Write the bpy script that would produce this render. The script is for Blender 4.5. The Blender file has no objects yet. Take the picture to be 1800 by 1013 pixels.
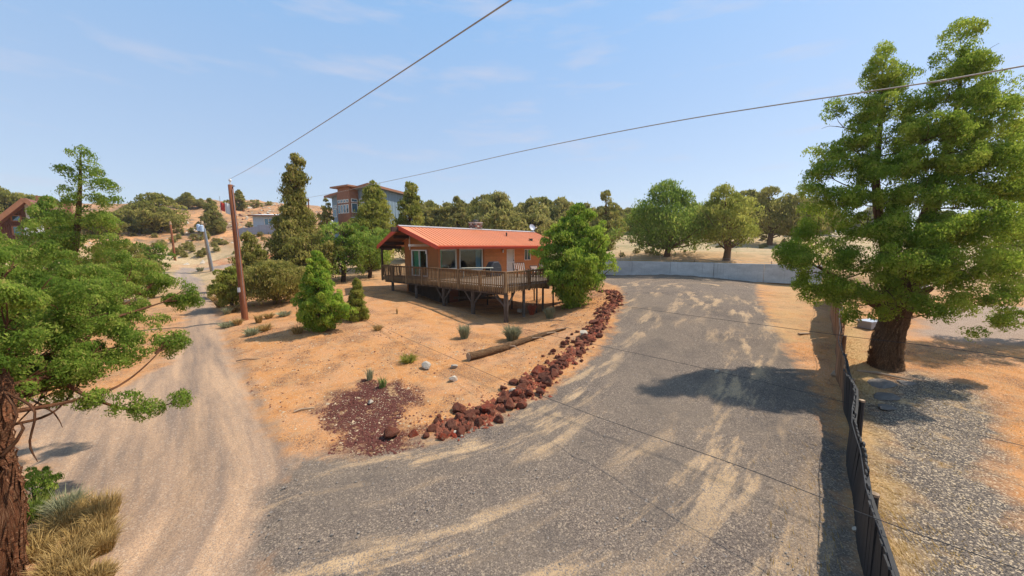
import bpy, bmesh, math, random
import numpy as np
from mathutils import Vector, Matrix
R = math.radians
random.seed(7); rng = np.random.default_rng(7)
scene = bpy.context.scene
COL = scene.collection

# ------------------------------------------------------------------ camera
EYE = 4.5
FPX, PITCH, ROLL = 640.0, R(6.483), R(-0.186)
cam = bpy.data.cameras.new('camera'); cam.sensor_width = 36.0; cam.lens = FPX / 1800 * 36
cam.clip_start = 0.05; cam.clip_end = 3000
cam_o = bpy.data.objects.new('camera', cam); COL.objects.link(cam_o)
cam_o.matrix_world = Matrix.Translation((0, 0, EYE)) @ Matrix.Rotation(math.pi/2 - PITCH, 4, 'X') @ Matrix.Rotation(ROLL, 4, 'Z')
scene.camera = cam_o

# ------------------------------------------------------------------ sky, sun, exposure
SUN_EL = R(53); SUN_H = np.array([0.965, 0.262])          # the sun stands ahead and to the right
w = bpy.data.worlds.new('World'); scene.world = w; w.use_nodes = True
nt = w.node_tree; nt.nodes.clear()
def N(nt, t, **kw):
    n = nt.nodes.new(t)
    for k, v in kw.items(): setattr(n, k, v)
    return n
sky = N(nt, 'ShaderNodeTexSky', sky_type='NISHITA', sun_disc=False)
sky.sun_elevation = SUN_EL; sky.sun_rotation = math.atan2(SUN_H[0], SUN_H[1])
sky.altitude = 900; sky.air_density = 1.0; sky.dust_density = 1.6; sky.ozone_density = 1.6
# thin high cloud wisps
tc = N(nt, 'ShaderNodeTexCoord'); mp = N(nt, 'ShaderNodeMapping'); mp.inputs['Scale'].default_value = (1.7, 1.7, 9)
no = N(nt, 'ShaderNodeTexNoise'); no.inputs['Scale'].default_value = 2.3; no.inputs['Detail'].default_value = 6; no.inputs['Roughness'].default_value = .55
rp = N(nt, 'ShaderNodeValToRGB'); rp.color_ramp.elements[0].position = .54; rp.color_ramp.elements[1].position = .82
rp.color_ramp.elements[1].color = (.75, .75, .75, 1)
mx = N(nt, 'ShaderNodeMixRGB'); mx.inputs['Color2'].default_value = (4.2, 4.4, 5.3, 1)
veil = N(nt, 'ShaderNodeMixRGB'); veil.inputs['Fac'].default_value = .60; veil.inputs['Color2'].default_value = (3.3, 4.6, 7.9, 1)
bg = N(nt, 'ShaderNodeBackground'); bg.inputs['Strength'].default_value = .118
wo = N(nt, 'ShaderNodeOutputWorld')
L = nt.links.new
L(tc.outputs['Generated'], mp.inputs['Vector']); L(mp.outputs['Vector'], no.inputs['Vector'])
L(no.outputs['Fac'], rp.inputs['Fac']); L(rp.outputs['Color'], mx.inputs['Fac'])
sx_ = N(nt, 'ShaderNodeSeparateXYZ'); L(tc.outputs['Generated'], sx_.inputs[0])
hz_ = N(nt, 'ShaderNodeValToRGB'); e_ = hz_.color_ramp.elements; e_[0].position = .0; e_[0].color = (4.4, 4.8, 5.5, 1); e_[1].position = .5; e_[1].color = (2.5, 4.4, 7.1, 1)
L(sx_.outputs['Z'], hz_.inputs['Fac']); L(hz_.outputs['Color'], veil.inputs['Color2'])
L(sky.outputs['Color'], veil.inputs['Color1']); L(veil.outputs['Color'], mx.inputs['Color1']); L(mx.outputs['Color'], bg.inputs['Color'])
L(bg.outputs['Background'], wo.inputs['Surface'])
sd = bpy.data.lights.new('sun', 'SUN'); sd.energy = 4.3; sd.angle = R(0.8); sd.color = (1.0, .93, .82)
so = bpy.data.objects.new('sun', sd); COL.objects.link(so)
sv = Vector((SUN_H[0]*math.cos(SUN_EL), SUN_H[1]*math.cos(SUN_EL), math.sin(SUN_EL)))
so.rotation_euler = (-sv).to_track_quat('-Z', 'Y').to_euler(); so.location = sv * 60
vs = scene.view_settings; vs.view_transform = 'Standard'; vs.look = 'None'; vs.exposure = 0.40; vs.gamma = 1.0; vs.use_curve_mapping = False

# ------------------------------------------------------------------ picture -> place helpers (used to measure where things stand)
def ray(px, py):
    a, b = px - 900.0, py - 506.5
    c, s = math.cos(ROLL), math.sin(ROLL)
    a, b = a*c + b*s, -a*s + b*c
    a /= FPX; b /= FPX
    ct, st = math.cos(PITCH), math.sin(PITCH)
    y = ct - b*st; z = -st - b*ct
    return np.array([a/y, 1.0, z/y])
def at(px, py, Y):
    p = ray(px, py)*Y; p[2] += EYE
    return p
def atz(px, py, z):
    d = ray(px, py)
    return at(px, py, (z - EYE)/d[2])

# ------------------------------------------------------------------ materials
MATS = {}
def nodes(name):
    m = bpy.data.materials.new(name); m.use_nodes = True
    t = m.node_tree; b = t.nodes['Principled BSDF']
    MATS[name] = m
    return m, t, b
def mixc(t, fac, c1, c2, mode='MIX'):
    n = t.nodes.new('ShaderNodeMixRGB'); n.blend_type = mode
    for k, v in (('Fac', fac), ('Color1', c1), ('Color2', c2)):
        if isinstance(v, bpy.types.NodeSocket): t.links.new(v, n.inputs[k])
        elif k == 'Fac': n.inputs[k].default_value = v
        else: n.inputs[k].default_value = (*v, 1) if len(v) == 3 else v
    return n.outputs['Color']
def ramp(t, v, p0, p1, c0=(0, 0, 0), c1=(1, 1, 1)):
    n = t.nodes.new('ShaderNodeValToRGB'); e = n.color_ramp.elements
    e[0].position, e[1].position = p0, p1; e[0].color = (*c0, 1); e[1].color = (*c1, 1)
    t.links.new(v, n.inputs['Fac']); return n.outputs['Color']
def noise(t, vec, scale, detail=4, rough=.55, dim='3D', out='Fac'):
    n = t.nodes.new('ShaderNodeTexNoise'); n.inputs['Scale'].default_value = scale
    n.inputs['Detail'].default_value = detail; n.inputs['Roughness'].default_value = rough
    if vec is not None: t.links.new(vec, n.inputs['Vector'])
    return n.outputs[out]
def voro(t, vec, scale, out='Distance', feature='F1', rand=1.0):
    n = t.nodes.new('ShaderNodeTexVoronoi'); n.feature = feature; n.inputs['Scale'].default_value = scale
    n.inputs['Randomness'].default_value = rand
    if vec is not None: t.links.new(vec, n.inputs['Vector'])
    return n.outputs[out]
def mapping(t, vec, scale=(1, 1, 1), loc=(0, 0, 0), rot=(0, 0, 0)):
    n = t.nodes.new('ShaderNodeMapping'); n.inputs['Scale'].default_value = scale
    n.inputs['Location'].default_value = loc; n.inputs['Rotation'].default_value = rot
    t.links.new(vec, n.inputs['Vector']); return n.outputs['Vector']
def coord(t, which='Object'): return t.nodes.new('ShaderNodeTexCoord').outputs[which]
def attr(t, name, out='Fac'):
    n = t.nodes.new('ShaderNodeAttribute'); n.attribute_name = name; return n.outputs[out]
def mth(t, op, a, b=0.0, clamp=False):
    n = t.nodes.new('ShaderNodeMath'); n.operation = op; n.use_clamp = clamp
    for i, v in enumerate((a, b)):
        if isinstance(v, bpy.types.NodeSocket): t.links.new(v, n.inputs[i])
        else: n.inputs[i].default_value = v
    return n.outputs[0]
def bump(t, b, h, strength=.5, dist=.02):
    n = t.nodes.new('ShaderNodeBump'); n.inputs['Strength'].default_value = strength; n.inputs['Distance'].default_value = dist
    t.links.new(h, n.inputs['Height']); t.links.new(n.outputs['Normal'], b.inputs['Normal'])
def objrand(t): return t.nodes.new('ShaderNodeObjectInfo').outputs['Random']

def plain(name, col, rough=.6, var=.25, nscale=6, metal=0.0, bumpd=0.0, stretch=(1, 1, 1), dirt=None, objvar=.0, spec=.4):
    m, t, b = nodes(name)
    v = mapping(t, coord(t), stretch)
    n = noise(t, v, nscale, 6, .6)
    dark = tuple(c*(1-var) for c in col); lite = tuple(min(1, c*(1+var)) for c in col)
    c = ramp(t, n, .3, .7, dark, lite)
    if dirt is not None:
        n2 = noise(t, coord(t), nscale*.35, 5, .65)
        c = mixc(t, ramp(t, n2, .5, .72), c, dirt)
    if objvar:
        r_ = objrand(t)
        c = mixc(t, 1.0, c, ramp(t, r_, 0, 1, (1-objvar,)*3, (1+objvar*.0+0.0,)*3), 'MULTIPLY')
    t.links.new(c, b.inputs['Base Color'])
    b.inputs['Roughness'].default_value = rough; b.inputs['Metallic'].default_value = metal
    b.inputs['Specular IOR Level'].default_value = spec
    if bumpd: bump(t, b, n, .6, bumpd)
    return m

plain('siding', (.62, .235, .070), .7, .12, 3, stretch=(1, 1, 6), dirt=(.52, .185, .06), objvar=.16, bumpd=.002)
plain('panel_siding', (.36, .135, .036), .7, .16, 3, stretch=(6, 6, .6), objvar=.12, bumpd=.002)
plain('orange_trim', (.50, .16, .045), .6, .08, 3)
plain('roof_red', (.68, .225, .090), .5, .07, 1.2, spec=.4, dirt=(.60, .22, .12), objvar=.10)
plain('fascia_red', (.52, .060, .022), .5, .1, 2)
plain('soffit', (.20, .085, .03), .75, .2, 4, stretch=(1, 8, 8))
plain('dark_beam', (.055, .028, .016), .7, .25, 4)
plain('ridge_metal', (.50, .42, .38), .4, .1, 3, metal=.3)
plain('white_frame', (.72, .68, .60), .5, .06, 5)
plain('curtain_green', (.13, .36, .20), .8, .2, 9, stretch=(8, 8, .4))
plain('curtain_blue', (.16, .30, .42), .8, .2, 9, stretch=(8, 8, .4))
plain('room_dark', (.028, .022, .017), .9, .3, 2)
plain('security_white', (.74, .74, .72), .45, .05, 6)
plain('brown_door', (.16, .045, .018), .6, .2, 4, stretch=(6, 6, 1))
plain('deck_wood', (.25, .140, .060), .85, .36, 5, stretch=(3, 3, .6), dirt=(.34, .23, .11), objvar=.4, bumpd=.003)
plain('deck_plank', (.22, .15, .095), .85, .3, 5, stretch=(6, .6, 3), objvar=.3)
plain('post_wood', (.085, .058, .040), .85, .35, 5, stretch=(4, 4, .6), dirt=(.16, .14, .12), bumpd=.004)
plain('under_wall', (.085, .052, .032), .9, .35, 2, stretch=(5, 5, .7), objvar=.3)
plain('grill_cover', (.028, .028, .034), .55, .25, 4, bumpd=.01)
plain('chair_white', (.72, .62, .52), .6, .1, 6)
plain('chair_dark', (.12, .055, .03), .6, .2, 6)
plain('table_top', (.40, .38, .30), .5, .1, 6)
plain('dish_grey', (.42, .45, .50), .45, .1, 4)
plain('galvanised', (.40, .41, .42), .4, .15, 6, metal=.6)
plain('black_metal', (.03, .03, .03), .5, .2, 6)
plain('pole_wood', (.19, .058, .020), .85, .3, 3, stretch=(6, 6, .35), dirt=(.28, .12, .05), bumpd=.006)
plain('pole_pale', (.36, .24, .14), .85, .25, 3, stretch=(6, 6, .35), bumpd=.006)
plain('pole_equipment', (.42, .52, .66), .4, .08, 4)
plain('cable_black', (.022, .022, .024), .5, .1, 4)
plain('cable_grey', (.34, .30, .25), .5, .1, 4)
plain('fence_brown', (.33, .165, .075), .85, .35, 5, stretch=(5, 5, .5), objvar=.45, bumpd=.004)
plain('fence_black', (.028, .026, .026), .7, .4, 3, stretch=(4, 4, .6), objvar=.4, bumpd=.006)
plain('picket_grey', (.36, .36, .40), .8, .12, 4, objvar=.15)
plain('blue_siding', (.42, .52, .60), .7, .08, 3)
plain('grey_siding', (.205, .270, .315), .6, .08, 2, stretch=(3, 3, .4), objvar=.06)
plain('tower_brown', (.27, .115, .060), .7, .14, 3)
plain('trim_brown', (.30, .13, .065), .6, .12, 3)
plain('trim_grey', (.30, .32, .34), .6, .1, 3)
plain('cabin_brown', (.13, .050, .032), .8, .25, 3, stretch=(5, 5, .6), objvar=.2)
plain('cabin_roof', (.20, .075, .055), .8, .2, 3)
plain('plaster_white', (.62, .62, .60), .7, .08, 3)
plain('trailer_white', (.74, .75, .76), .4, .06, 3)
plain('flag_red', (.62, .05, .03), .8, .1, 3)
plain('flag_white', (.75, .72, .70), .8, .06, 3)
plain('wood_weathered', (.36, .25, .16), .9, .35, 4, stretch=(.5, 6, 6), dirt=(.14, .085, .05), bumpd=.01)
plain('stick_wood', (.24, .15, .09), .9, .3, 6)
plain('pale_stone', (.52, .44, .34), .9, .3, 7, bumpd=.02, objvar=.3)
plain('slab_stone', (.17, .145, .125), .85, .3, 5, bumpd=.01, objvar=.3)
plain('sage', (.36, .37, .23), .9, .3, 12, objvar=.2)
plain('red_plant', (.38, .085, .035), .9, .3, 10)
plain('seedling', (.15, .22, .045), .9, .3, 10)
plain('brush_dry', (.33, .26, .13), .9, .3, 10, objvar=.35)

# glass: dark reflecting pane that still lets the curtain through
m, t, b = nodes('glass')
g = t.nodes.new('ShaderNodeBsdfGlossy'); g.inputs['Roughness'].default_value = .04; g.inputs['Color'].default_value = (.6, .65, .7, 1)
tr = t.nodes.new('ShaderNodeBsdfTransparent'); tr.inputs['Color'].default_value = (.85, .92, .9, 1)
fr = t.nodes.new('ShaderNodeLayerWeight'); fr.inputs['Blend'].default_value = .5
fk = mth(t, 'MULTIPLY_ADD', mth(t, 'POWER', fr.outputs['Facing'], 4.0), .5); fk.node.inputs[2].default_value = .06
ms = t.nodes.new('ShaderNodeMixShader'); t.links.new(fk, ms.inputs[0]); t.links.new(tr.outputs[0], ms.inputs[1]); t.links.new(g.outputs[0], ms.inputs[2])
t.links.new(ms.outputs[0], t.nodes['Material Output'].inputs['Surface'])
m, t, b = nodes('sky_glass')
b.inputs['Base Color'].default_value = (.10, .17, .21, 1); b.inputs['Roughness'].default_value = .06; b.inputs['Specular IOR Level'].default_value = 1.0; b.inputs['Metallic'].default_value = .55

# concrete retaining wall
m, t, b = nodes('concrete')
v = coord(t)
n1 = noise(t, mapping(t, v, (.5, .5, 1.2)), 1.3, 7, .65); n2 = noise(t, v, 9, 5, .6)
c = ramp(t, n1, .32, .68, (.36, .38, .37), (.60, .63, .61)); c = mixc(t, .25, c, ramp(t, n2, .3, .7, (.3, .3, .28), (.7, .7, .66)))
st = noise(t, mapping(t, v, (3, 3, .18)), 2.0, 6, .6)
c = mixc(t, ramp(t, st, .56, .72), c, (.34, .35, .32))
c = mixc(t, 1.0, c, ramp(t, objrand(t), 0, 1, (.74, .75, .75), (1, 1, 1)), 'MULTIPLY')
t.links.new(c, b.inputs['Base Color']); b.inputs['Roughness'].default_value = .9; bump(t, b, n2, .3, .01)

# lava rock
m, t, b = nodes('lava_rock')
v = coord(t); n1 = noise(t, v, 2.6, 8, .62); n2 = noise(t, v, 14, 5, .7); vr = voro(t, v, 16)
base = ramp(t, objrand(t), .0, 1.0, (.110, .038, .024), (.270, .068, .034))
c = mixc(t, ramp(t, n1, .35, .7), base, (.21, .090, .055)); c = mixc(t, ramp(t, n2, .5, .75), c, (.035, .020, .016))
c = mixc(t, ramp(t, noise(t, v, 1.1, 4), .62, .74), c, (.30, .20, .12))
t.links.new(c, b.inputs['Base Color']); b.inputs['Roughness'].default_value = .95; b.inputs['Specular IOR Level'].default_value = .15
hh = mth(t, 'ADD', n1, mth(t, 'MULTIPLY', vr, .5)); bump(t, b, hh, 1.0, .05)
m2 = m.copy(); m2.name = 'lava_red'; MATS['lava_red'] = m2
for nd in m2.node_tree.nodes:
    if nd.type == 'VALTORGB' and abs(nd.color_ramp.elements[0].color[0] - .110) < .002:
        nd.color_ramp.elements[0].color = (.23, .035, .016, 1); nd.color_ramp.elements[1].color = (.33, .055, .022, 1)
plain('cinder', (.115, .042, .032), .95, .45, 30, spec=.1)
plain('gravel_stone', (.22, .185, .155), .95, .4, 20, spec=.15)
plain('tan_stone', (.44, .32, .20), .95, .35, 20, spec=.15)

# bark
def bark(name, c0, c1, c2):
    m, t, b = nodes(name)
    v = attr(t, 'barkuv', 'Vector')
    n1 = noise(t, mapping(t, v, (5.0, .55, 1)), 4.0, 8, .66); n2 = noise(t, mapping(t, v, (14, 1.1, 1)), 6.0, 5, .6)
    c = ramp(t, n1, .30, .70, c0, c1); c = mixc(t, ramp(t, n2, .50, .72), c, c2)
    t.links.new(c, b.inputs['Base Color']); b.inputs['Roughness'].default_value = .95; b.inputs['Specular IOR Level'].default_value = .1
    bump(t, b, mth(t, 'ADD', n1, n2), 1.0, .06)
bark('bark_red', (.050, .022, .013), (.30, .115, .052), (.42, .24, .13))
bark('bark_brown', (.045, .026, .016), (.24, .125, .060), (.36, .24, .13))
bark('bark_dark', (.030, .020, .013), (.11, .068, .040), (.15, .10, .065))

# foliage: colour differs from leaf to leaf and clump to clump, and from tree to tree
def leaf(name, dark, mid, lite, tip, trans=.35):
    m, t, b = nodes(name)
    a = attr(t, 'tint')
    c = ramp(t, a, .0, .55, dark, mid); c = mixc(t, ramp(t, a, .5, 1.0), c, lite)
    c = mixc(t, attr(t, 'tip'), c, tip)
    c = mixc(t, 1.0, c, ramp(t, objrand(t), 0, 1, (.84, .80, .80), (1.0, 1.0, 1.0)), 'MULTIPLY')
    d = t.nodes.new('ShaderNodeBsdfDiffuse'); tl = t.nodes.new('ShaderNodeBsdfTranslucent')
    t.links.new(c, d.inputs['Color']); t.links.new(mixc(t, .5, c, lite), tl.inputs['Color'])
    ms = t.nodes.new('ShaderNodeMixShader'); ms.inputs[0].default_value = trans
    t.links.new(d.outputs[0], ms.inputs[1]); t.links.new(tl.outputs[0], ms.inputs[2])
    t.links.new(ms.outputs[0], t.nodes['Material Output'].inputs['Surface'])
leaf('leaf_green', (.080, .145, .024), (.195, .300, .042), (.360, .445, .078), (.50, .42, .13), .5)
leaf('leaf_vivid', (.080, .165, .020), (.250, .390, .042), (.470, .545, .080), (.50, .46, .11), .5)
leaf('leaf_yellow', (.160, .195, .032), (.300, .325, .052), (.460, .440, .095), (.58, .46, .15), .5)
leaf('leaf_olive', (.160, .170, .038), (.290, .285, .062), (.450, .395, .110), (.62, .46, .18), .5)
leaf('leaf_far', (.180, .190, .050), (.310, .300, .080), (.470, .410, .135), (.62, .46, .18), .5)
leaf('straw', (.26, .16, .050), (.42, .27, .085), (.56, .38, .15), (.6, .44, .2), .2)
leaf('sage_leaf', (.19, .20, .10), (.30, .31, .17), (.42, .41, .25), (.46, .42, .24), .25)

# ------------------------------------------------------------------ object helpers
class MB:
    def __init__(s): s.v = []; s.f = []
    def add(s, vs, fs):
        o = len(s.v); s.v += [tuple(map(float, p)) for p in vs]; s.f += [tuple(i+o for i in f) for f in fs]; return s
    def box(s, lo, hi):
        x0, y0, z0 = lo; x1, y1, z1 = hi
        return s.add([(x0, y0, z0), (x1, y0, z0), (x1, y1, z0), (x0, y1, z0), (x0, y0, z1), (x1, y0, z1), (x1, y1, z1), (x0, y1, z1)],
                     [(0, 3, 2, 1), (4, 5, 6, 7), (0, 1, 5, 4), (1, 2, 6, 5), (2, 3, 7, 6), (3, 0, 4, 7)])
    def beam(s, p, q, wd, ht, up=(0, 0, 1)):
        p, q = Vector(p), Vector(q); d = (q-p).normalized(); u = Vector(up)
        if abs(d.dot(u)) > .98: u = Vector((1, 0, 0))
        a = d.cross(u).normalized()*wd/2; c = a.cross(d).normalized()*ht/2
        vs = [p-a-c, p+a-c, p+a+c, p-a+c, q-a-c, q+a-c, q+a+c, q-a+c]
        return s.add(vs, [(0, 1, 2, 3), (7, 6, 5, 4), (0, 4, 5, 1), (1, 5, 6, 2), (2, 6, 7, 3), (3, 7, 4, 0)])
    def prism(s, poly, axis_vec):
        n = len(poly); a = Vector(axis_vec); P = [Vector(p) for p in poly]
        return s.add(P + [p+a for p in P], [tuple(range(n))[::-1], tuple(range(n, 2*n))] + [(i, (i+1) % n, n+(i+1) % n, n+i) for i in range(n)])
    def tube(s, pts, rad, n=8, cap=True):
        pts = [Vector(p) for p in pts]; base = len(s.v); k = len(pts)
        if not hasattr(rad, '__len__'): rad = [rad]*k
        ref = Vector((0.31, 0.2, .93))
        for i, p in enumerate(pts):
            d = (pts[min(i+1, k-1)] - pts[max(i-1, 0)])
            d = d.normalized() if d.length > 1e-9 else Vector((0, 0, 1))
            a = d.cross(ref)
            if a.length < .05: a = d.cross(Vector((1, 0, 0)))
            a.normalize(); c = d.cross(a)
            for j in range(n):
                t_ = 2*math.pi*j/n
                s.v.append(tuple(p + (a*math.cos(t_) + c*math.sin(t_))*rad[i]))
        for i in range(k-1):
            for j in range(n):
                s.f.append((base+i*n+j, base+i*n+(j+1) % n, base+(i+1)*n+(j+1) % n, base+(i+1)*n+j))
        if cap:
            s.f.append(tuple(base+j for j in range(n))[::-1]); s.f.append(tuple(base+(k-1)*n+j for j in range(n)))
        return s
    def mesh(s, name):
        me = bpy.data.meshes.new(name); me.from_pydata(s.v, [], s.f); me.update(); return me
def tag(o, label=None, cat=None, group=None, kind=None):
    if label: o['label'] = label
    if cat: o['category'] = cat
    if group: o['group'] = group
    if kind: o['kind'] = kind
    return o
def thing(name, label, cat, loc=(0, 0, 0), rotz=0, group=None):
    o = bpy.data.objects.new(name, None); COL.objects.link(o); o.empty_display_size = .2
    o.location = loc; o.rotation_euler = (0, 0, rotz)
    return tag(o, label, cat, group)
def obj(name, mb, mat, parent=None, smooth=False):
    me = mb.mesh(name) if isinstance(mb, MB) else mb
    if mat is not None and len(me.materials) == 0: me.materials.append(MATS[mat] if isinstance(mat, str) else mat)
    if smooth: me.polygons.foreach_set('use_smooth', np.ones(len(me.polygons), bool))
    o = bpy.data.objects.new(name, me); COL.objects.link(o)
    if parent is not None: o.parent = parent
    return o
def piece(name, me, parent=None, loc=(0, 0, 0), rot=(0, 0, 0), scale=(1, 1, 1)):
    o = bpy.data.objects.new(name, me); COL.objects.link(o); o.parent = parent
    o.location = loc; o.rotation_euler = rot; o.scale = scale
    return o
def bmesh_of(name, mat, fn):
    mb = MB(); fn(mb); me = mb.mesh(name); me.materials.append(MATS[mat]); return me
def copy_tree(o, parent=None):
    c = o.copy(); COL.objects.link(c); c.parent = parent
    for ch in list(o.children): copy_tree(ch, c)
    return c
def np_mesh(name, V, F, mat, attrs=None, smooth=False):
    """mesh from numpy arrays; F is (n,3) or (n,4)"""
    me = bpy.data.meshes.new(name); k = F.shape[1]
    me.vertices.add(len(V)); me.vertices.foreach_set('co', np.ascontiguousarray(V, np.float32).ravel())
    me.loops.add(F.size); me.loops.foreach_set('vertex_index', np.ascontiguousarray(F, np.int32).ravel())
    me.polygons.add(len(F)); me.polygons.foreach_set('loop_start', np.arange(0, F.size, k, dtype=np.int32))
    if smooth: me.polygons.foreach_set('use_smooth', np.ones(len(F), bool))
    for an, (typ, arr) in (attrs or {}).items():
        at_ = me.attributes.new(an, typ, 'POINT')
        at_.data.foreach_set('value' if typ == 'FLOAT' else 'vector', np.ascontiguousarray(arr, np.float32).ravel())
    me.update(calc_edges=True); me.validate()
    me.materials.append(MATS[mat] if isinstance(mat, str) else mat)
    return me
# ------------------------------------------------------------------ terrain
HX, HY, HYAW, HZ = -5.308, 26.458, R(49.219), EYE - 2.266        # house wall corner on the floor level
UV_U = np.array([math.cos(HYAW), math.sin(HYAW)]); UV_V = np.array([-math.sin(HYAW), math.cos(HYAW)])
def hw(u, v): return np.array([HX, HY]) + u*UV_U + v*UV_V
DU, DV, DL, DS, DFAS, DRAIL = -1.60, -7.90, 12.83, 8.2, .20, .89   # deck corner, long edge, short edge
ctrl = []
def cz(px, py, z): ctrl.append(atz(px, py, EYE + z))
def cy(px, py, Y): ctrl.append(at(px, py, Y))
for a in [(900, 1013, -4.5), (300, 1013, -4.55), (1500, 1013, -4.45), (1795, 1010, -4.4), (20, 1005, -4.5), (600, 850, -4.55), (900, 850, -4.5),
          (1200, 850, -4.4), (1000, 700, -4.38), (1250, 700, -4.2), (1400, 750, -4.2), (1100, 600, -3.95), (1300, 600, -3.8), (1430, 600, -3.75),
          (1150, 530, -3.35), (1300, 530, -3.25), (1410, 530, -3.2), (1062, 475, -2.85), (1200, 481, -2.85), (1368, 488, -2.87), (1555, 645, -4.0),
          (1700, 680, -4.1), (1790, 600, -3.8), (1700, 560, -3.5), (1620, 520, -3.2), (1760, 800, -4.3),
          (400, 600, -4.3), (430, 680, -4.5), (540, 785, -4.6), (350, 560, -4.15), (330, 700, -4.55), (250, 900, -4.6), (40, 760, -4.6), (150, 640, -4.5),
          (60, 560, -4.3), (200, 560, -4.3), (335, 505, -3.95), (322, 478, -3.6),
          (568, 582, -4.0), (627, 562, -3.9), (600, 650, -4.4), (700, 650, -4.35), (745, 640, -4.32), (650, 700, -4.48), (900, 640, -4.30), (820, 690, -4.42),
          (686, 772, -4.55), (760, 760, -4.52), (850, 728, -4.45), (930, 690, -4.36), (1000, 640, -4.15), (1050, 590, -3.85), (1085, 545, -3.45),
          (1060, 512, -3.15), (431, 563, -4.05), (470, 545, -3.9), (520, 500, -3.3)]: cz(*a)
cd = hw(DU, DV)
def on_deck_edge(px):      # where the sight line of a column of the picture meets the deck's long edge
    d = ray(px, 500); a = np.array([[d[0], -UV_V[0]], [d[1], -UV_V[1]]]); return np.linalg.solve(a, cd)
DECK_POSTS = [(890, 570), (827.3, 552), (775.5, 535.5), (727.5, 522), (686.5, 509)]
for px, py in DECK_POSTS: cy(px, py, on_deck_edge(px)[0])
for u, v, z in [(0, 0, -4.25), (5, 0, -4.1), (10, 0, -3.7), (14, 0, -3.1), (0, 5, -3.6), (14, 5, -2.9), (4, -6, -4.35), (8, -6, -4.0), (-1, 8, -3.2)]:
    p = hw(u, v); ctrl.append(np.array([p[0], p[1], EYE + z]))
cy(1000, 536, 23.5)
# far ground: road bend, banks, hill on the left, field on the right, ground behind
for a in [(360, 472, 50), (420, 466, 50), (480, 466, 50), (308, 458, 52), (420, 447, 54), (480, 440, 56), (240, 440, 62), (300, 425, 72), (430, 412, 74), (500, 410, 76),
          (350, 372, 110), (200, 398, 92), (450, 358, 125), (390, 355, 130), (500, 368, 130), (60, 425, 50), (0, 385, 95), (100, 380, 110), (-250, 440, 60), (-250, 600, 22),
          (560, 405, 85), (620, 408, 78), (720, 412, 80)]: cy(*a)
STEP = 1.2
far_pts = [(1100, 456, 45), (1200, 440, 56), (1200, 420, 78), (1100, 412, 98), (1275, 459, 38.5), (1170, 455, 43), (1380, 425, 62), (1380, 445, 44), (1000, 425, 80),
           (900, 418, 90), (800, 415, 90), (1600, 425, 70), (1900, 430, 60)]
WA, WB = atz(1000, 473, EYE - 2.85)[:2], atz(1445, 491.5, EYE - 2.85)[:2]
wd = (WB - WA)/np.linalg.norm(WB - WA); wn = np.array([wd[1], -wd[0]]); wn = wn if wn[1] > 0 else -wn; WLEN = np.linalg.norm(WB - WA)
def sstep(a, b, x):
    t_ = np.clip((x-a)/(b-a), 0, 1); return t_*t_*(3-2*t_)
def step_at(x, y):
    d = (x-WA[0])*wn[0] + (y-WA[1])*wn[1]; s_ = (x-WA[0])*wd[0] + (y-WA[1])*wd[1]
    return STEP*.92*sstep(.12, .8, d)*sstep(-4, 0, s_)*(1-sstep(WLEN, WLEN+6, s_))*(1-sstep(8, 22, d))
nstep = len(ctrl)
for a in far_pts: cy(*a)
for x, y, z in [(0, 260, 9), (120, 230, 9), (-120, 240, 26), (-60, 220, 20), (60, 250, 8), (250, 120, 4), (-250, 150, 22), (-220, 60, 6), (200, 20, 0), (-200, -30, -3),
                (0, -60, 0), (80, -60, 0), (-80, -60, -1), (0, -4, -.02), (10, -5, .05), (-10, -5, -.05), (30, 0, .5), (-30, 5, .1), (30, 15, .9), (330, 330, 16), (-330, 330, 40), (0, 420, 20)]:
    ctrl.append(np.array([x, y, z], float))
C = np.array(ctrl); C[:, 2] -= step_at(C[:, 0], C[:, 1])
# drop near-duplicates, then a thin-plate spline
keep = []
for i in range(len(C)):
    if all(np.hypot(*(C[i, :2]-C[j, :2])) > .8 for j in keep): keep.append(i)
C = C[keep]; S0 = 20.0
def phi(r2): return .5*r2*np.log(r2 + 1e-9)
def tps(P, Z, lam):
    n = len(P); d2 = ((P[:, None]-P[None])**2).sum(-1); A = np.zeros((n+3, n+3))
    rr = np.hypot(P[:, 0], P[:, 1])
    A[:n, :n] = phi(d2) + np.diag(lam*(1 + rr*rr)); A[:n, n] = 1; A[:n, n+1:] = P; A[n, :n] = 1; A[n+1:, :n] = P.T
    return np.linalg.solve(A, np.concatenate([Z, np.zeros(3)]))
TP = C[:, :2]/S0; TW = tps(TP, C[:, 2], .004)
def vnoise(x, y, seed=0):
    xi = np.floor(x).astype(np.int64); yi = np.floor(y).astype(np.int64); xf = x-xi; yf = y-yi
    def h(a, b):
        n = (a*374761393 + b*668265263 + seed*1442695041) & 0x7fffffff
        n = ((n ^ (n >> 13))*1274126177) & 0x7fffffff
        return ((n ^ (n >> 16)) & 0xffff)/65535.0
    u = xf*xf*(3-2*xf); v = yf*yf*(3-2*yf)
    return (h(xi, yi)*(1-u)+h(xi+1, yi)*u)*(1-v) + (h(xi, yi+1)*(1-u)+h(xi+1, yi+1)*u)*v
def fbm(x, y, seed=0, o=4):
    s_ = 0; a = .5
    for k in range(o): s_ = s_ + a*(vnoise(x*2**k, y*2**k, seed+k)-.5); a *= .5
    return s_
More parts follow.
